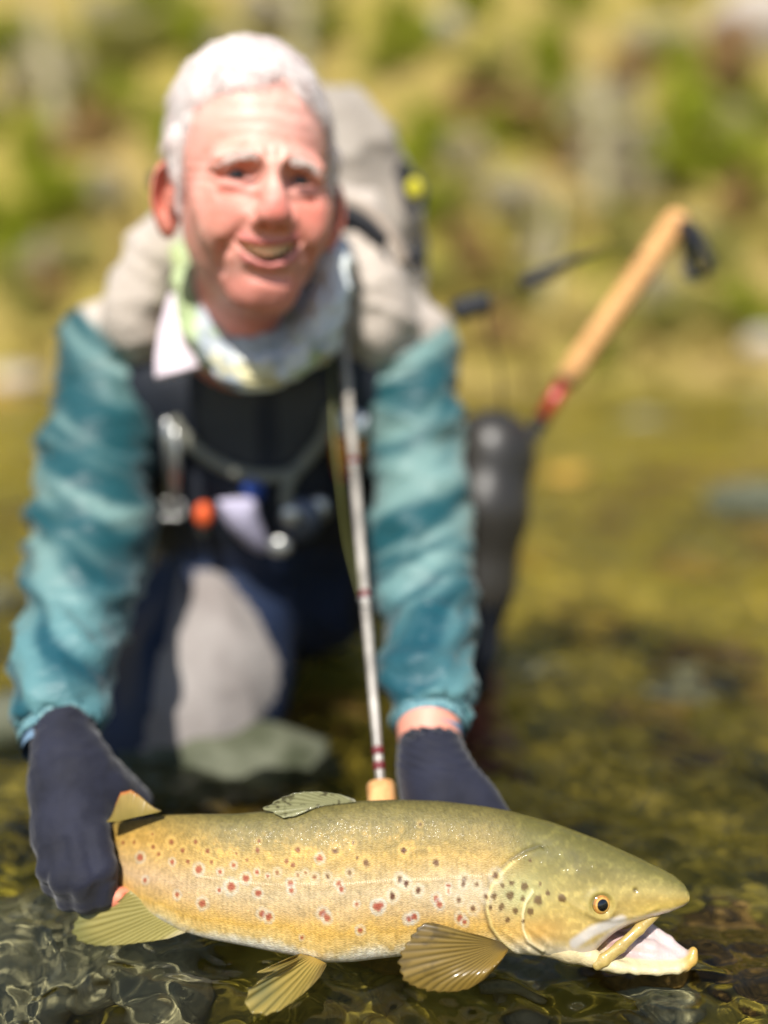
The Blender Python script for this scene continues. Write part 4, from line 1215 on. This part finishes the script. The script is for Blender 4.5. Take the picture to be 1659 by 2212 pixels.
g.add(cap(P(740, 650, 1.18), .080, P(890, 738, 1.18), .052), .03)
# hood and stand-up collar lying round the neck
for (u, v, d, rx, ry, rz) in ((330, 590, 1.10, 72, 120, 90), (300, 690, 1.10, 80, 95, 90), (800, 590, 1.11, 82, 130, 95), (815, 690, 1.11, 82, 90, 95), (400, 560, 1.14, 90, 110, 90), (740, 520, 1.14, 110, 120, 80)):
    g.add(ell(P(u, v, d), (M(rx, d), M(ry, d), M(rz, d)), BR), .025)
g.cut(cap(P(570, 560, .90), .075, P(560, 760, 1.10), .085), .03)                 # opening for neck and gaiter
for sl in (sl_l, sl_r):                                                          # open cuffs
    (u, v, d, r_), (u2, v2, d2, r2_) = sl[-1], sl[-3]
    a0 = P(u, v, d); b0 = P(u2, v2, d2); ax = (a0 - b0) / np.linalg.norm(a0 - b0)
    g.cut(cap(a0 + ax * .12, M(r_, d) * .93, a0 - ax * .03, M(r_, d) * .93), .004)
    g.cut(custom(lambda X, Y, Z, a0=a0, ax=ax: -((X - a0[0]) * ax[0] + (Y - a0[1]) * ax[1] + (Z - a0[2]) * ax[2]) - .004, a0 - .10, a0 + .13), .004)
V1, F1 = g.mesh(); N1 = vnormals(V1, F1); u1, v1 = px(V1)
dep = (V1 - CC) @ CF
side = np.where(u1 < 560, 1.0, -1.0)
arm = np.maximum(sstep(400, 330, u1), sstep(760, 800, u1))
shear = V1[:, 2] + side * .38 * V1[:, 0] + .03 * fbm(V1 * 6, 2, 3)
wob = .022 * np.stack([fbm(V1 * 8, 2, 51), fbm(V1 * 8, 2, 53), fbm(V1 * 8, 2, 57)], 1)
Q1 = V1 + wob
def creases(sh, fx, fz, seed, pwr=.7):
    zz_ = Q1[:, 2] + side * sh * Q1[:, 0] + .25 * Q1[:, 1]
    return 1 - 2 * np.abs(fbm(np.stack([Q1[:, 0] * fx, Q1[:, 1] * fx, zz_ * fz], 1), 2, seed)) ** pwr
amp = .5 + .5 * sstep(-.35, .35, fbm(V1 * 7, 2, 61))
fold = 1.2 * arm * amp * (.0085 * (creases(.5, 4.5, 20, 13) - .3) + .0095 * (creases(-.25, 5.5, 31, 19) - .3) + .0050 * (creases(.8, 9, 50, 23) - .3)) * sstep(1600, 1540, v1)
dr1 = 1 - 2 * np.abs(fbm(np.stack([V1[:, 0] * 24 + V1[:, 2] * 9, V1[:, 1] * 18, V1[:, 2] * 6], 1), 2, 8)) ** .75
dr2 = 1 - 2 * np.abs(fbm(np.stack([V1[:, 0] * 13 - V1[:, 2] * 13, V1[:, 1] * 18, V1[:, 2] * 11], 1), 2, 28)) ** .75
fold = fold + (1 - arm) * (.006 * (dr1 - .3) + .005 * (dr2 - .3))
top = sstep(800, 720, v1)
V1 = V1 + N1 * (fold * (1 - .3 * top) - .001)[:, None]
uf, vf = px(V1)
seam_l = 660 + (uf - 165) * 1.02           # beige yoke above a slanting seam
seam_r = 690 + (985 - uf) * .62
sd = np.where(uf < 420, seam_l - vf, np.where(uf < 700, 860 - vf, seam_r - vf))
bw = sstep(-4, 4, sd)[:, None]
nv = fbm(V1 * 8, 3, 66)[:, None]; nw = fbm(V1 * 30, 2, 67)[:, None]
fold_sheen = sstep(-.22, .36, fbm(np.stack([Q1[:, 0] * 7, Q1[:, 1] * 7, (Q1[:, 2] + side * .55 * Q1[:, 0]) * 50], 1), 2, 81))[:, None]  # light and dark streaks: sheen of creased folds painted into the teal
cj = .76 * (L3(18, 80, 88) * (1 - fold_sheen) + L3(122, 156, 152) * fold_sheen) * (1 + .10 * nw) * (1 - bw) + L3(186, 174, 162) * (1 + .08 * nv) * bw
dk = sstep(.08, .0, np.abs(sd / 60.0 + .0))[:, None] * .12
lowb = (sstep(1150, 1400, vf) * .55)[:, None] * (1 - bw)
cj = cj * (1 - lowb) + (L3(6, 68, 84) * (1 - fold_sheen) + L3(60, 118, 128) * fold_sheen) * lowb
JV, JF = V1, F1
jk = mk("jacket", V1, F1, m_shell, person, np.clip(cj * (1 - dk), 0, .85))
# cuff trim and lining
m_lining = mat("pale_blue_cuff_lining", L3(104, 132, 156), rough=.7, bump=(300, .3, .001))
m_seam = mat("speckled_cuff_tape", L3(120, 158, 160), rough=.7, var=(L3(52, 96, 110), 420, .1))
for sl, nm in ((sl_l, 0), (sl_r, 1)):
    (u, v, d, r_), (u2, v2, d2, _) = sl[-1], sl[-3]
    a0 = P(u, v, d); b0 = P(u2, v2, d2); ax = (a0 - b0) / np.linalg.norm(a0 - b0)
    rr = M(r_, d)
    Vt_, Ft_ = tube([a0 - ax * .012, a0 - ax * .002, a0 + ax * .004], [rr * 1.025, rr * 1.02, rr * .97], 40, caps=False)
    mk("cuff_tape", Vt_, Ft_, m_seam, jk)
    Vt_, Ft_ = tube([a0 - ax * .05, a0 - ax * .01, a0 + ax * .010 - CU * .002], [rr * .84, rr * .90, rr * .88], 40, caps=False)
    mk("cuff_lining", Vt_, Ft_, m_lining, jk)
m_black = mat("black_webbing", L3(26, 28, 34), rough=.6, spec=.35)
for (u, v, d) in ((398, 545, 1.02), (332, 392, 1.12)):
    Vs, Fs = ico(3); p = P(u, v, d)
    mk("cord_toggle", p + Vs * np.array([.007, .007, .012]), Fs, m_black, jk)
# dark zip arc on the hood and the pale shirt collar
# ---- waders: bib, hips and legs
m_bib = mat("navy_bib_fabric", L3(26, 32, 44), rough=.62, spec=.3, var=(L3(40, 42, 48), 9, .2), bump=(40, .4, .006))
m_navy = mat("navy_wader_fabric", L3(34, 48, 76), rough=.6, spec=.35, var=(L3(26, 36, 58), 8, .2), bump=(30, .4, .008))
m_knee = mat("pale_grey_knee_fabric", L3(152, 146, 142), rough=.7, spec=.25, var=(L3(128, 120, 116), 12, .2), bump=(26, .4, .008))
m_rub = mat("black_neoprene", L3(34, 33, 32), rough=.40, spec=.5, var=(L3(58, 54, 48), 7, .25), bump=(16, .25, .01), bump2=(700, .15, .0006))
g = Grid((P(150, 1500, 1.2)[0] - .03, .95, -.16), (P(1160, 900, 1.35)[0] + .05, 1.72, .52), .0066)
g.add(ell(CH, (.181, .184, .127), BR), .04); g.add(ell(BE, (.168, .15, .122), BR), .06)
g.add(cap(HIP_L, .112, HIP_R, .112), .06)
g.add(cap(P(390, 830, 1.185), .098, P(730, 830, 1.185), .098), .04)
g.cut(custom(lambda X, Y, Z: (1106 - 768) / FPX * (Y * CF[1] + (Z - CAM_H) * CF[2]) - (Y * CU[1] + (Z - CAM_H) * CU[2]) + 0 * X, (-1, 0, 0), (1, 3, 1)), .006)
chain(g, [(HIP_L, .100), (P(470, 1330, 1.27), .098), (P(432, 1470, 1.19), .098), (P(420, 1540, 1.17), .088)], .03)
chain(g, [(P(412, 1560, 1.165), .082), (foot_l + np.array([0, 0, .0]), .06)], .03)
chain(g, [(P(305, 1420, 1.22), .055), (P(285, 1620, 1.14), .050)], .03)
chain(g, [(HIP_R, .105), (P(860, 1100, 1.38), .085), (P(1062, 982, 1.30), M(88, 1.3)), ], .03)
chain(g, [(P(1062, 982, 1.30), M(90, 1.3)), (P(1046, 1100, 1.29), M(92, 1.29)), (P(1030, 1260, 1.30), M(78, 1.3)), (P(1016, 1400, 1.32), M(56, 1.32)), (P(1008, 1500, 1.34), M(48, 1.34)), (P(1004, 1575, 1.35), M(48, 1.35))], .02)
V1, F1 = g.mesh(); N1 = vnormals(V1, F1); u1, v1 = px(V1)
leg = sstep(1180, 1260, v1) * sstep(800, 740, u1)
rub = 1 - .8 * sstep(960, 1000, u1)
V1 = V1 + N1 * rub[:, None] * (.004 * fbm(V1 * 14, 3, 31) + leg * .010 * (1 - 2 * np.abs(fbm(np.stack([V1[:, 0] * 12, V1[:, 1] * 10, V1[:, 2] * 9 + V1[:, 0] * 9], 1), 2, 37))))[:, None]
fc = V1[F1].mean(1); uf, vf = px(fc); df = (fc - CC) @ CF
ge_l = np.interp(vf, [1225, 1300, 1400, 1500, 1620], [388, 372, 352, 328, 308])
ge_r = np.interp(vf, [1225, 1260, 1330, 1430, 1500, 1560, 1610], [470, 500, 555, 606, 600, 560, 450])
notch = (np.abs(uf - 408) < 9) & (vf < 1300)
mi = np.zeros(len(F1), int)
mi[(vf > 1190) & (uf < 760)] = 1
mi[(uf > ge_l) & (uf < ge_r) & (vf > 1232) & ~notch & (df < 1.36)] = 2
mi[(uf > 800) & (fc[:, 0] > .06) & (df > 1.15) & (vf > 870)] = 3
mi[(mi == 3) & (vf > 1312)] = 0
mi[(mi == 0) & (((np.abs(uf - 495) < 62) | (np.abs(uf - 648) < 50)) & (vf > 800) & (vf < 1010 - .25 * np.abs(uf - 570)))] = 4
mk("waders", V1, F1, [m_bib, m_navy, m_knee, m_rub, mat('charcoal_bib_panel', L3(58, 60, 64), rough=.6, spec=.3, bump=(60, .4, .004))], person, midx=mi)
WV, WF = V1, F1

# ---- neck gaiter: crumpled patterned tube
g = Grid(P(370, 880, 1.0) - np.array([.03, .06, .03]), P(780, 500, 1.0) + np.array([.04, .22, .06]), .0028)
gp_ = [(402, 556, 1.015), (410, 640, 1.00), (432, 722, .985), (486, 786, .972), (560, 810, .967), (634, 782, .968), (690, 716, .975), (716, 640, .985), (718, 570, 1.0)]
gr_ = [20, 22, 24, 26, 24, 27, 30, 30, 24]
gp_back = [(728, 570, 1.0), (700, 540, 1.10), (560, 540, 1.16), (430, 540, 1.11), (398, 560, 1.015)]
pts = spline([P(*p) for p in gp_], 26); rad = np.interp(np.linspace(0, 1, 26), np.linspace(0, 1, 9), [M(r_, 1.0) for r_ in gr_])
chain(g, list(zip(pts, rad)), .012)
chain(g, [(p, .016) for p in spline([P(*p) for p in gp_back], 14)], .012)
inner = [(428, 590, 1.02), (446, 670, 1.00), (496, 730, .985), (566, 750, .975), (640, 715, .98), (686, 640, .99), (700, 575, 1.01)]
chain(g, [(p, M(20, 1.0)) for p in spline([P(*p) for p in inner], 20)], .004)
chain(g, [(P(450, 640, 1.06), .034), (P(480, 720, 1.03), .038), (P(565, 745, 1.02), .040), (P(650, 710, 1.03), .038), (P(690, 620, 1.06), .034)], .02)
V1, F1 = g.mesh(); N1 = vnormals(V1, F1); u1, v1 = px(V1)
ang = np.arctan2(v1 - 600, u1 - 565)
q = np.stack([ang * 2.2, np.hypot(v1 - 600, u1 - 565) * .055, V1[:, 1] * 30], 1)
V1 = V1 + N1 * (.0065 * fbm(q, 3, 3) + .0045 * (.4 - 2 * np.abs(fbm(q * 1.7, 2, 7))))[:, None]
n1 = fbm(V1 * np.array([26, 26, 34]), 3, 91); n2 = fbm(V1 * 44, 2, 95)
rr_ = np.hypot(u1 - 565, (v1 - 600) * .95)
cg = np.tile(L3(206, 212, 212), (len(V1), 1))
def gb(c, w):
    global cg
    cg = cg * (1 - w[:, None]) + np.array(c) * w[:, None]
gb(L3(140, 150, 162), sstep(.0, .35, n2) * .8)
gb(L3(150, 170, 104), sstep(.10, .30, n1) * .8)
gb(L3(212, 200, 140), sstep(.10, .30, -n1) * .75 * sstep(165, 195, rr_))
gb(L3(162, 180, 110), sstep(440, 415, u1) * .75)
gb(L3(150, 160, 172), sstep(165, 140, rr_) * .7)
gb(L3(222, 230, 230), sstep(650, 690, u1) * sstep(760, 700, v1) * .8)
m_gait = mat("printed_gaiter_fabric", attr=True, rough=.8, spec=.2, sheen=.2, bump=(90, .4, .003))
mk("neck_gaiter", V1, F1, m_gait, person, np.clip(cg, 0, .85))
# pale shirt collar showing beside the gaiter
V1, F1 = ribbon(spline([P(392, 640, 1.03), P(380, 710, 1.01), P(378, 770, .995), P(385, 806, .99)], 14), CR, np.linspace(.012, .024, 14), .004)
mk("shirt_collar", V1, F1, mat("pale_pink_shirt", L3(214, 200, 208), rough=.8), person)

# ---- gloves
m_glove = mat("dark_navy_glove", L3(32, 34, 50), rough=.75, spec=.28, sheen=.16, var=(L3(22, 23, 34), 30, .2), bump=(900, .35, .0006), bump2=(70, .3, .003))
g = Grid(P(40, 2000, .70) - .05, P(340, 1540, .86) + .04, .0019)
def pc(*q): return [(P(u, v, d), M(r_, d)) for u, v, d, r_ in q]
chain(g, pc((140, 1585, .815, 68), (146, 1640, .802, 73), (150, 1690, .790, 80)), .01)
chain(g, pc((138, 1690, .790, 60), (136, 1790, .766, 56), (140, 1830, .756, 54)), .016)
chain(g, pc((170, 1690, .790, 62), (188, 1780, .768, 46), (190, 1820, .758, 42)), .016)
chain(g, pc((190, 1650, .795, 46), (248, 1705, .800, 40), (286, 1738, .812, 34), (305, 1790, .830, 30)), .014)      # thumb, over the back and behind
chain(g, pc((198, 1690, .790, 50), (232, 1725, .788, 36)), .016)                                                   # web of the thumb
fing = [((206, 1800, .754, 36), (218, 1878, .738, 35), (222, 1930, .742, 31), (244, 1950, .760, 24)),
        ((168, 1812, .750, 38), (180, 1900, .731, 37), (188, 1938, .740, 33), (200, 1947, .765, 28)),
        ((134, 1818, .752, 38), (144, 1898, .733, 37), (152, 1932, .743, 33), (165, 1937, .770, 27)),
        ((108, 1808, .758, 33), (114, 1874, .742, 33), (122, 1906, .750, 30), (135, 1917, .775, 24))]
for f in fing:
    gg = pc(*f)
    chain(g, gg, .0028)
g.cut(cap(P(140, 1540, .835), M(60, .82), P(141, 1590, .815), M(64, .82)), .003)
V1, F1 = g.mesh(); N1 = vnormals(V1, F1); u1, v1 = px(V1)
V1 = V1 + N1 * (.0013 * fbm(V1 * 60, 3, 8) + .0012 * (.4 - 2 * np.abs(fbm(V1 * np.array([40, 40, 70]), 2, 18))) + .0004 * sstep(1680, 1620, v1) * np.sin((v1 + .35 * u1) * .16 + 2 * fbm(V1 * 40, 2, 5)))[:, None]
mk("glove", V1, F1, m_glove, person)
g = Grid(P(830, 2080, .74) - .06, P(1150, 1560, .84) + .04, .0021)
chain(g, pc((928, 1608, .822, 68), (934, 1660, .81, 70), (958, 1740, .795, 84), (985, 1810, .785, 84), (990, 1880, .785, 70)), .014)
chain(g, pc((975, 1670, .80, 44), (1030, 1725, .785, 36), (1078, 1772, .775, 30)), .014)                         # thumb along the far flank
for k, (u0, u2) in enumerate(((925, 900), (960, 940), (995, 985), (1028, 1025))):
    chain(g, pc((u0, 1850, .785, 34), (u2, 1960, .775, 30), (u2 - 3, 2040, .752, 27), (u2 - 5, 2052, .728, 22)), .005)
g.cut(cap(P(926, 1540, .845), M(62, .83), P(928, 1612, .82), M(62, .83)), .003)
V1, F1 = g.mesh(); N1 = vnormals(V1, F1); u1, v1 = px(V1)
V1 = V1 + N1 * (.0009 * fbm(V1 * 60, 3, 8) + .0006 * sstep(1700, 1640, v1) * np.sin((v1 - .25 * u1 + .0022 * (u1 - 930) ** 2) * .30))[:, None]
mk("glove", V1, F1, m_glove, person)

# ---- wading boots, under water
m_boot = mat("reddish_boot", L3(150, 72, 58), rough=.7, var=(L3(110, 84, 66), 14, .2), bump=(60, .5, .004))
for (ax_, toe, hh) in ((AN_R + np.array([0, 0, -.05]), np.array([.02, -.11, -.02]), .05), (foot_l, np.array([.02, .10, -.03]), .045)):
    base = np.array([ax_[0], ax_[1], -.10])
    g = Grid(np.minimum(base, base + toe) - .09, np.maximum(base, base + toe) + .16, .006)
    g.add(cap(base + np.array([0, .02, .09]), .046, base + np.array([0, .01, .02]), .044), .03)
    g.add(cap(base + np.array([0, .02, .0]), .038, base + toe, .034), .03)
    g.add(cap(base + toe * .5, .040, base + toe, .036), .02)
    V1, F1 = g.mesh(); mk("boot", V1, F1, m_boot, person)

# ================================================================== GEAR
wb = BVHTree.FromPolygons([Vector(v) for v in np.vstack([WV])], WF.tolist())
def front(u, v, off=.012, fallback=1.1):
    r = ray(u, v); n = np.linalg.norm(r); h = wb.ray_cast(Vector(CC), Vector(r / n))
    d = fallback if h[0] is None else h[3] / n
    return CC + r * (d - off)
m_cord = mat("grey_lanyard_cord", L3(122, 122, 110), rough=.7, bump=(400, .4, .001))
m_steel = mat("brushed_steel", L3(190, 190, 186), rough=.3, metal=.8)
m_amber = mat("amber_plastic", L3(196, 124, 38), rough=.25, coat=.5)
m_wht = mat("white_plastic", L3(222, 226, 230), rough=.3, coat=.4)
lan = thing("tool_lanyard", "grey cord tool lanyard looped across the dark chest bib", "lanyard", front(560, 1040))
mktube("cord", spline([front(*q) for q in ((372, 905), (400, 945), (450, 990), (520, 1022), (580, 1030), (630, 1022), (670, 985), (705, 935), (718, 880))], 40), .0078, m_cord, lan)
mktube("branch_cord", spline([front(640, 1015, .02), front(622, 1050, .02), front(618, 1085, .02), front(630, 1115, .02)], 14), .0075, m_cord, lan)
fo = thing("forceps", "pale steel forceps hanging down beside the teal sleeve on the bib", "forceps", front(370, 1100))
mktube("blade", [front(360, 905, .03), front(366, 960, .03), front(372, 1090, .03)], [.005, .0075, .005], m_steel, fo)
mktube("blade", [front(378, 925, .026), front(380, 1000, .026), front(378, 1090, .026)], [.004, .006, .0045], m_steel, fo)
for du in (-8, 12):
    c0 = front(368 + du, 1100, .028); a = np.linspace(0, 2 * np.pi, 22)
    mktube("finger_ring", np.stack([c0 + (np.cos(t) * CR + np.sin(t) * CU) * .010 for t in a]), .0028, m_steel, fo, 6)
fl = thing("strike_float", "small orange strike float clipped low on the dark bib", "float", front(440, 1130))
Vs, Fs = ico(3); mk("float_body", front(440, 1112, .02) + Vs * np.array([.011, .011, .015]), Fs, mat("orange_foam", L3(224, 92, 40), rough=.6), fl)
mktube("float_stem", [front(442, 1130, .018), front(438, 1152, .018)], .006, m_cord, fl)
# fly patch: a stitched pale pad of fleece
FPt = [(470, 1080), (545, 1078), (560, 1120), (580, 1190), (545, 1185), (505, 1150), (480, 1115)]
cpt = front(525, 1130, .02)
ring = np.array([front(u, v, .018) for u, v in FPt]); ring = spline(np.vstack([ring, ring[:1]]), 43)[:-1]; n0 = len(ring)
rows = [ring - CF * -.006, ring - CF * .004, ring * .8 + cpt * .2 - CF * .010, ring * .45 + cpt * .55 - CF * .013]
Vp = np.vstack(rows + [cpt[None] - CF * .014]); Fp = []
for r_ in range(3):
    for k in range(n0): Fp += [[r_ * n0 + k, r_ * n0 + (k + 1) % n0, (r_ + 1) * n0 + (k + 1) % n0], [r_ * n0 + k, (r_ + 1) * n0 + (k + 1) % n0, (r_ + 1) * n0 + k]]
for k in range(n0): Fp.append([3 * n0 + k, 3 * n0 + (k + 1) % n0, 4 * n0])
tag(mk("fly_patch", Vp, np.array(Fp), mat("lavender_fleece", L3(176, 170, 192), rough=.9, bump=(200, .8, .003))), "pale lavender fleece fly patch on the dark bib", "fly patch")
nip = thing("retractor", "round dark silver tool retractor under the lanyard's hanging cord", "tool", front(640, 1150))
Vs, Fs = ico(3)
mk("case", front(650, 1120, .02) + Vs * np.array([.026, .010, .026]), Fs, mat("gunmetal", L3(92, 98, 112), rough=.35, metal=.5), nip)
mk("button", front(628, 1112, .034) + Vs * np.array([.012, .006, .012]), Fs, m_steel, nip)
mk("clip", front(604, 1180, .02) + Vs * np.array([.014, .006, .012]), Fs, m_steel, nip)
mk("clip", front(690, 1100, .02) + Vs * np.array([.013, .006, .016]), Fs, m_steel, nip)
kb = thing("line_clipper", "small royal blue line clipper hanging above the lavender patch", "clipper", front(550, 1070))
mktube("clipper_body", [front(535, 1040, .012), front(552, 1058, .012), front(556, 1080, .012)], [.011, .013, .008], mat("royal_blue_plastic", L3(44, 74, 150), rough=.4), kb)
bo = thing("floatant_bottle", "amber floatant bottle with white cap hanging behind the rod shaft", "bottle", front(760, 1020))
mktube("bottle", [front(752, 935, .03), front(752, 945, .03), front(752, 1000, .03), front(748, 1015, .03)], [.011, .020, .019, .010], m_amber, bo, 18)
mktube("cap", [front(762, 893, .034), front(762, 900, .034), front(760, 932, .034)], [.010, .017, .016], m_wht, bo, 18)
mktube("base", [front(740, 1015, .03), front(738, 1035, .03)], [.009, .006], mat("crimson_plastic", L3(168, 40, 50), rough=.4), bo)

# ---- fly rod, butt behind the fish, leaning on the shoulder
m_blank = mat("grey_rod_blank", L3(192, 184, 172), rough=.32, spec=.6, coat=.5, coat_rough=.08, var=(L3(110, 104, 96), 40, .2))
m_cork = mat("cork", L3(226, 176, 116), rough=.8, var=(L3(196, 140, 84), 110, .16), bump=(260, .5, .0015))
m_thread = mat("maroon_thread", L3(110, 34, 40), rough=.4, coat=.5)
rb, rt = P(822, 1690, .800), P(738, 690, 1.075)
rod = thing("fly_rod", "slim grey fly rod with cork grip standing between fish and shoulder", "fishing rod", P(832, 1880, .80))
dr = rt - rb; dn_ = dr / np.linalg.norm(dr)
mktube("blank", [rb - dn_ * .01, rb, rb + dr * .5, rt, rt + dn_ * .25], [.0044, .0042, .0048, .0044, .0040], m_blank, rod)
mktube("cork_grip", [rb - dn_ * .115, rb - dn_ * .112, rb - dn_ * .06, rb - dn_ * .03, rb - dn_ * .003, rb], [.009, .0125, .0135, .0120, .0118, .0105], m_cork, rod, 24)
for f0 in (.02, .045, .33, .62):
    mktube("thread_wrap", [rb + dr * f0, rb + dr * (f0 + .012)], .0052, m_thread, rod)
for f0 in (.33, .62):
    c0 = rb + dr * f0 - CF * .012; a = np.linspace(0, 2 * np.pi, 18)
    mktube("line_guide", np.stack([c0 + (np.cos(t) * CR + np.sin(t) * CF) * .006 for t in a]), .0011, m_steel, rod, 6)
m_line = mat("olive_fly_line", L3(110, 110, 54), rough=.5)
tag(mktube("fly_line", spline([P(715, 720, 1.03), P(716, 800, 1.02), P(722, 950, .99), P(735, 1060, .985), P(752, 1180, .99), P(790, 1330, .97), P(815, 1500, .90), P(828, 1690, .815)], 50), .0012, m_line),
    "olive green fly line running slackly beside the grey rod", "fishing line")

# ---- wading staff planted behind the raised knee
st0, st1 = P(1222, 822, 1.30), P(1473, 462, 1.27)
ds = (st1 - st0) / np.linalg.norm(st1 - st0)
low = P(1165, 915, 1.305)
staff = thing("wading_staff", "wading staff with long pale cork handle and red shaft behind the black knee", "wading staff", P(880, 1420, 1.36))
L_ = np.linalg.norm(st1 - st0)
mktube("cork_handle", [st0, st0 + ds * .004, st0 + ds * .03, st0 + ds * L_ * .5, st1 - ds * .02, st1 - ds * .006, st1], [.011, .0145, .0158, .0162, .0178, .0165, .010], m_cork, staff, 24)
m_red = mat("red_anodised_tube", L3(168, 52, 40), rough=.32, metal=.25, coat=.5)
mktube("red_shaft", [low, st0], .0105, m_red, staff, 18)
for f0 in (.0, .92):
    pq = low + (st0 - low) * f0; mktube("ferrule", [pq, pq + ds * .008], .0122, m_black, staff, 18)
mktube("lower_shaft", [P(880, 1420, 1.38), P(1010, 1190, 1.37), low], [.009, .009, .011], m_black, staff, 14)
loop = [(1468, 478, 1.25), (1490, 486, 1.245), (1515, 525, 1.24), (1534, 575, 1.24), (1518, 600, 1.25), (1496, 598, 1.26), (1487, 565, 1.27), (1486, 520, 1.275), (1476, 490, 1.27)]
V1, F1 = ribbon(spline([P(*q) for q in loop], 50), CF * .5 + CR * .9 + CU * .3, .010, .0018)
mk("wrist_strap", V1, F1, m_black, staff)

# ---- pack on the back
m_pack = mat("taupe_pack_fabric", L3(160, 150, 138), rough=.7, sheen=.15, var=(L3(140, 130, 118), 11, .2), bump=(30, .4, .006), bump2=(600, .25, .0006))
pack = thing("backpack", "taupe backpack bulging behind the angler's head and shoulder", "backpack", P(715, 760, 1.25))
g = Grid(P(480, 800, 1.1) - np.array([.03, .1, .03]), P(930, 160, 1.4) + np.array([.05, .2, .06]), .005)
g.add(ell(P(705, 470, 1.24), (M(196, 1.24), M(290, 1.24), .095), BR), 0)
g.add(ell(P(760, 600, 1.24), (M(150, 1.24), M(190, 1.24), .09), BR), .04)
V1, F1 = g.mesh(); N1 = vnormals(V1, F1)
V1 = V1 + N1 * (.012 * fbm(V1 * 9, 3, 6) + .010 * (.4 - 2 * np.abs(fbm(V1 * np.array([13, 13, 18]), 2, 9)) ** .8))[:, None]
mk("main_compartment", V1, F1, m_pack, pack)
pbv = BVHTree.FromPolygons([Vector(v) for v in V1] + [Vector(v) for v in JV], F1.tolist() + (JF + len(V1)).tolist())
def pfront(u, v, off=.004):
    r = ray(u, v); n = np.linalg.norm(r); h = pbv.ray_cast(Vector(CC), Vector(r / n))
    d = 1.17 if h[0] is None else h[3] / n
    return CC + r * (d - off)
def arc(pts, half, m, nm, par, off=.006, w=CU):
    V1, F1 = ribbon(spline([pfront(u, v, off) for u, v in pts], 30), w, half, .003); mk(nm, V1, F1, m, par)
arc([(716, 462), (745, 470), (775, 485), (805, 508), (830, 532)], .014, m_black, "zip_flap", pack, .010, CU * .8 - CR * .5)
mktube("piping", spline([pfront(u, v, .006) for u, v in ((720, 436), (760, 442), (805, 465), (845, 510), (872, 570))], 24), .008, mat("taupe_piping", L3(150, 136, 122), rough=.7), pack)
c0 = pfront(880, 400, .02); a = np.linspace(0, 2 * np.pi, 26)
c0 = P(893, 408, 1.16)
mktube("buckle", np.stack([c0 + (np.cos(t) * .7 * CR + np.sin(t) * CU + .4 * np.cos(t) * -CU) * .019 for t in a]), .0045, m_black, pack, 8)
Vs, Fs = ico(3); mk("pull_tab", c0 + CR * .002 + Vs @ np.diag([.011, .005, .013]), Fs, mat("yellow_webbing", L3(196, 186, 20), rough=.6), pack)
arc([(858, 360), (872, 372), (884, 384)], .010, m_black, "strap", pack, .004)
mktube("strap_adjuster", [P(885, 545, 1.15), P(900, 575, 1.15)], .012, m_black, pack)
# retractor cord from pack to staff: block, cord and webbing tab
sc = thing("staff_tether", "black tether block with thin cord and webbing tab beside the beige shoulder", "tether", P(1020, 690, 1.2))
V1, F1 = ribbon(spline([P(980, 680, 1.2), P(1000, 668, 1.2), P(1030, 660, 1.2), P(1058, 655, 1.2)], 14), CU, np.array([.010] + [.0125] * 12 + [.011]), .011)
mk("block", V1, F1, m_black, sc)
mktube("cord", spline([P(1050, 680, 1.2), P(1062, 740, 1.21), P(1080, 800, 1.22), P(1085, 900, 1.25)], 24), .0016, m_black, sc, 6)
V1, F1 = ribbon(spline([P(1125, 612, 1.2), P(1180, 592, 1.2), P(1235, 566, 1.21), P(1300, 540, 1.22)], 20), CU, np.concatenate([np.linspace(.008, .0085, 8), np.linspace(.008, .0008, 12)]), .003)
mk("webbing_tab", V1, F1, m_black, sc)
mktube("cord", spline([P(1055, 655, 1.2), P(1090, 640, 1.2), P(1125, 612, 1.2)], 12), .0010, m_black, sc, 6)
mktube("cord", spline([P(1300, 540, 1.22), P(1350, 535, 1.24), P(1400, 560, 1.27)], 12), .0009, m_black, sc, 6)
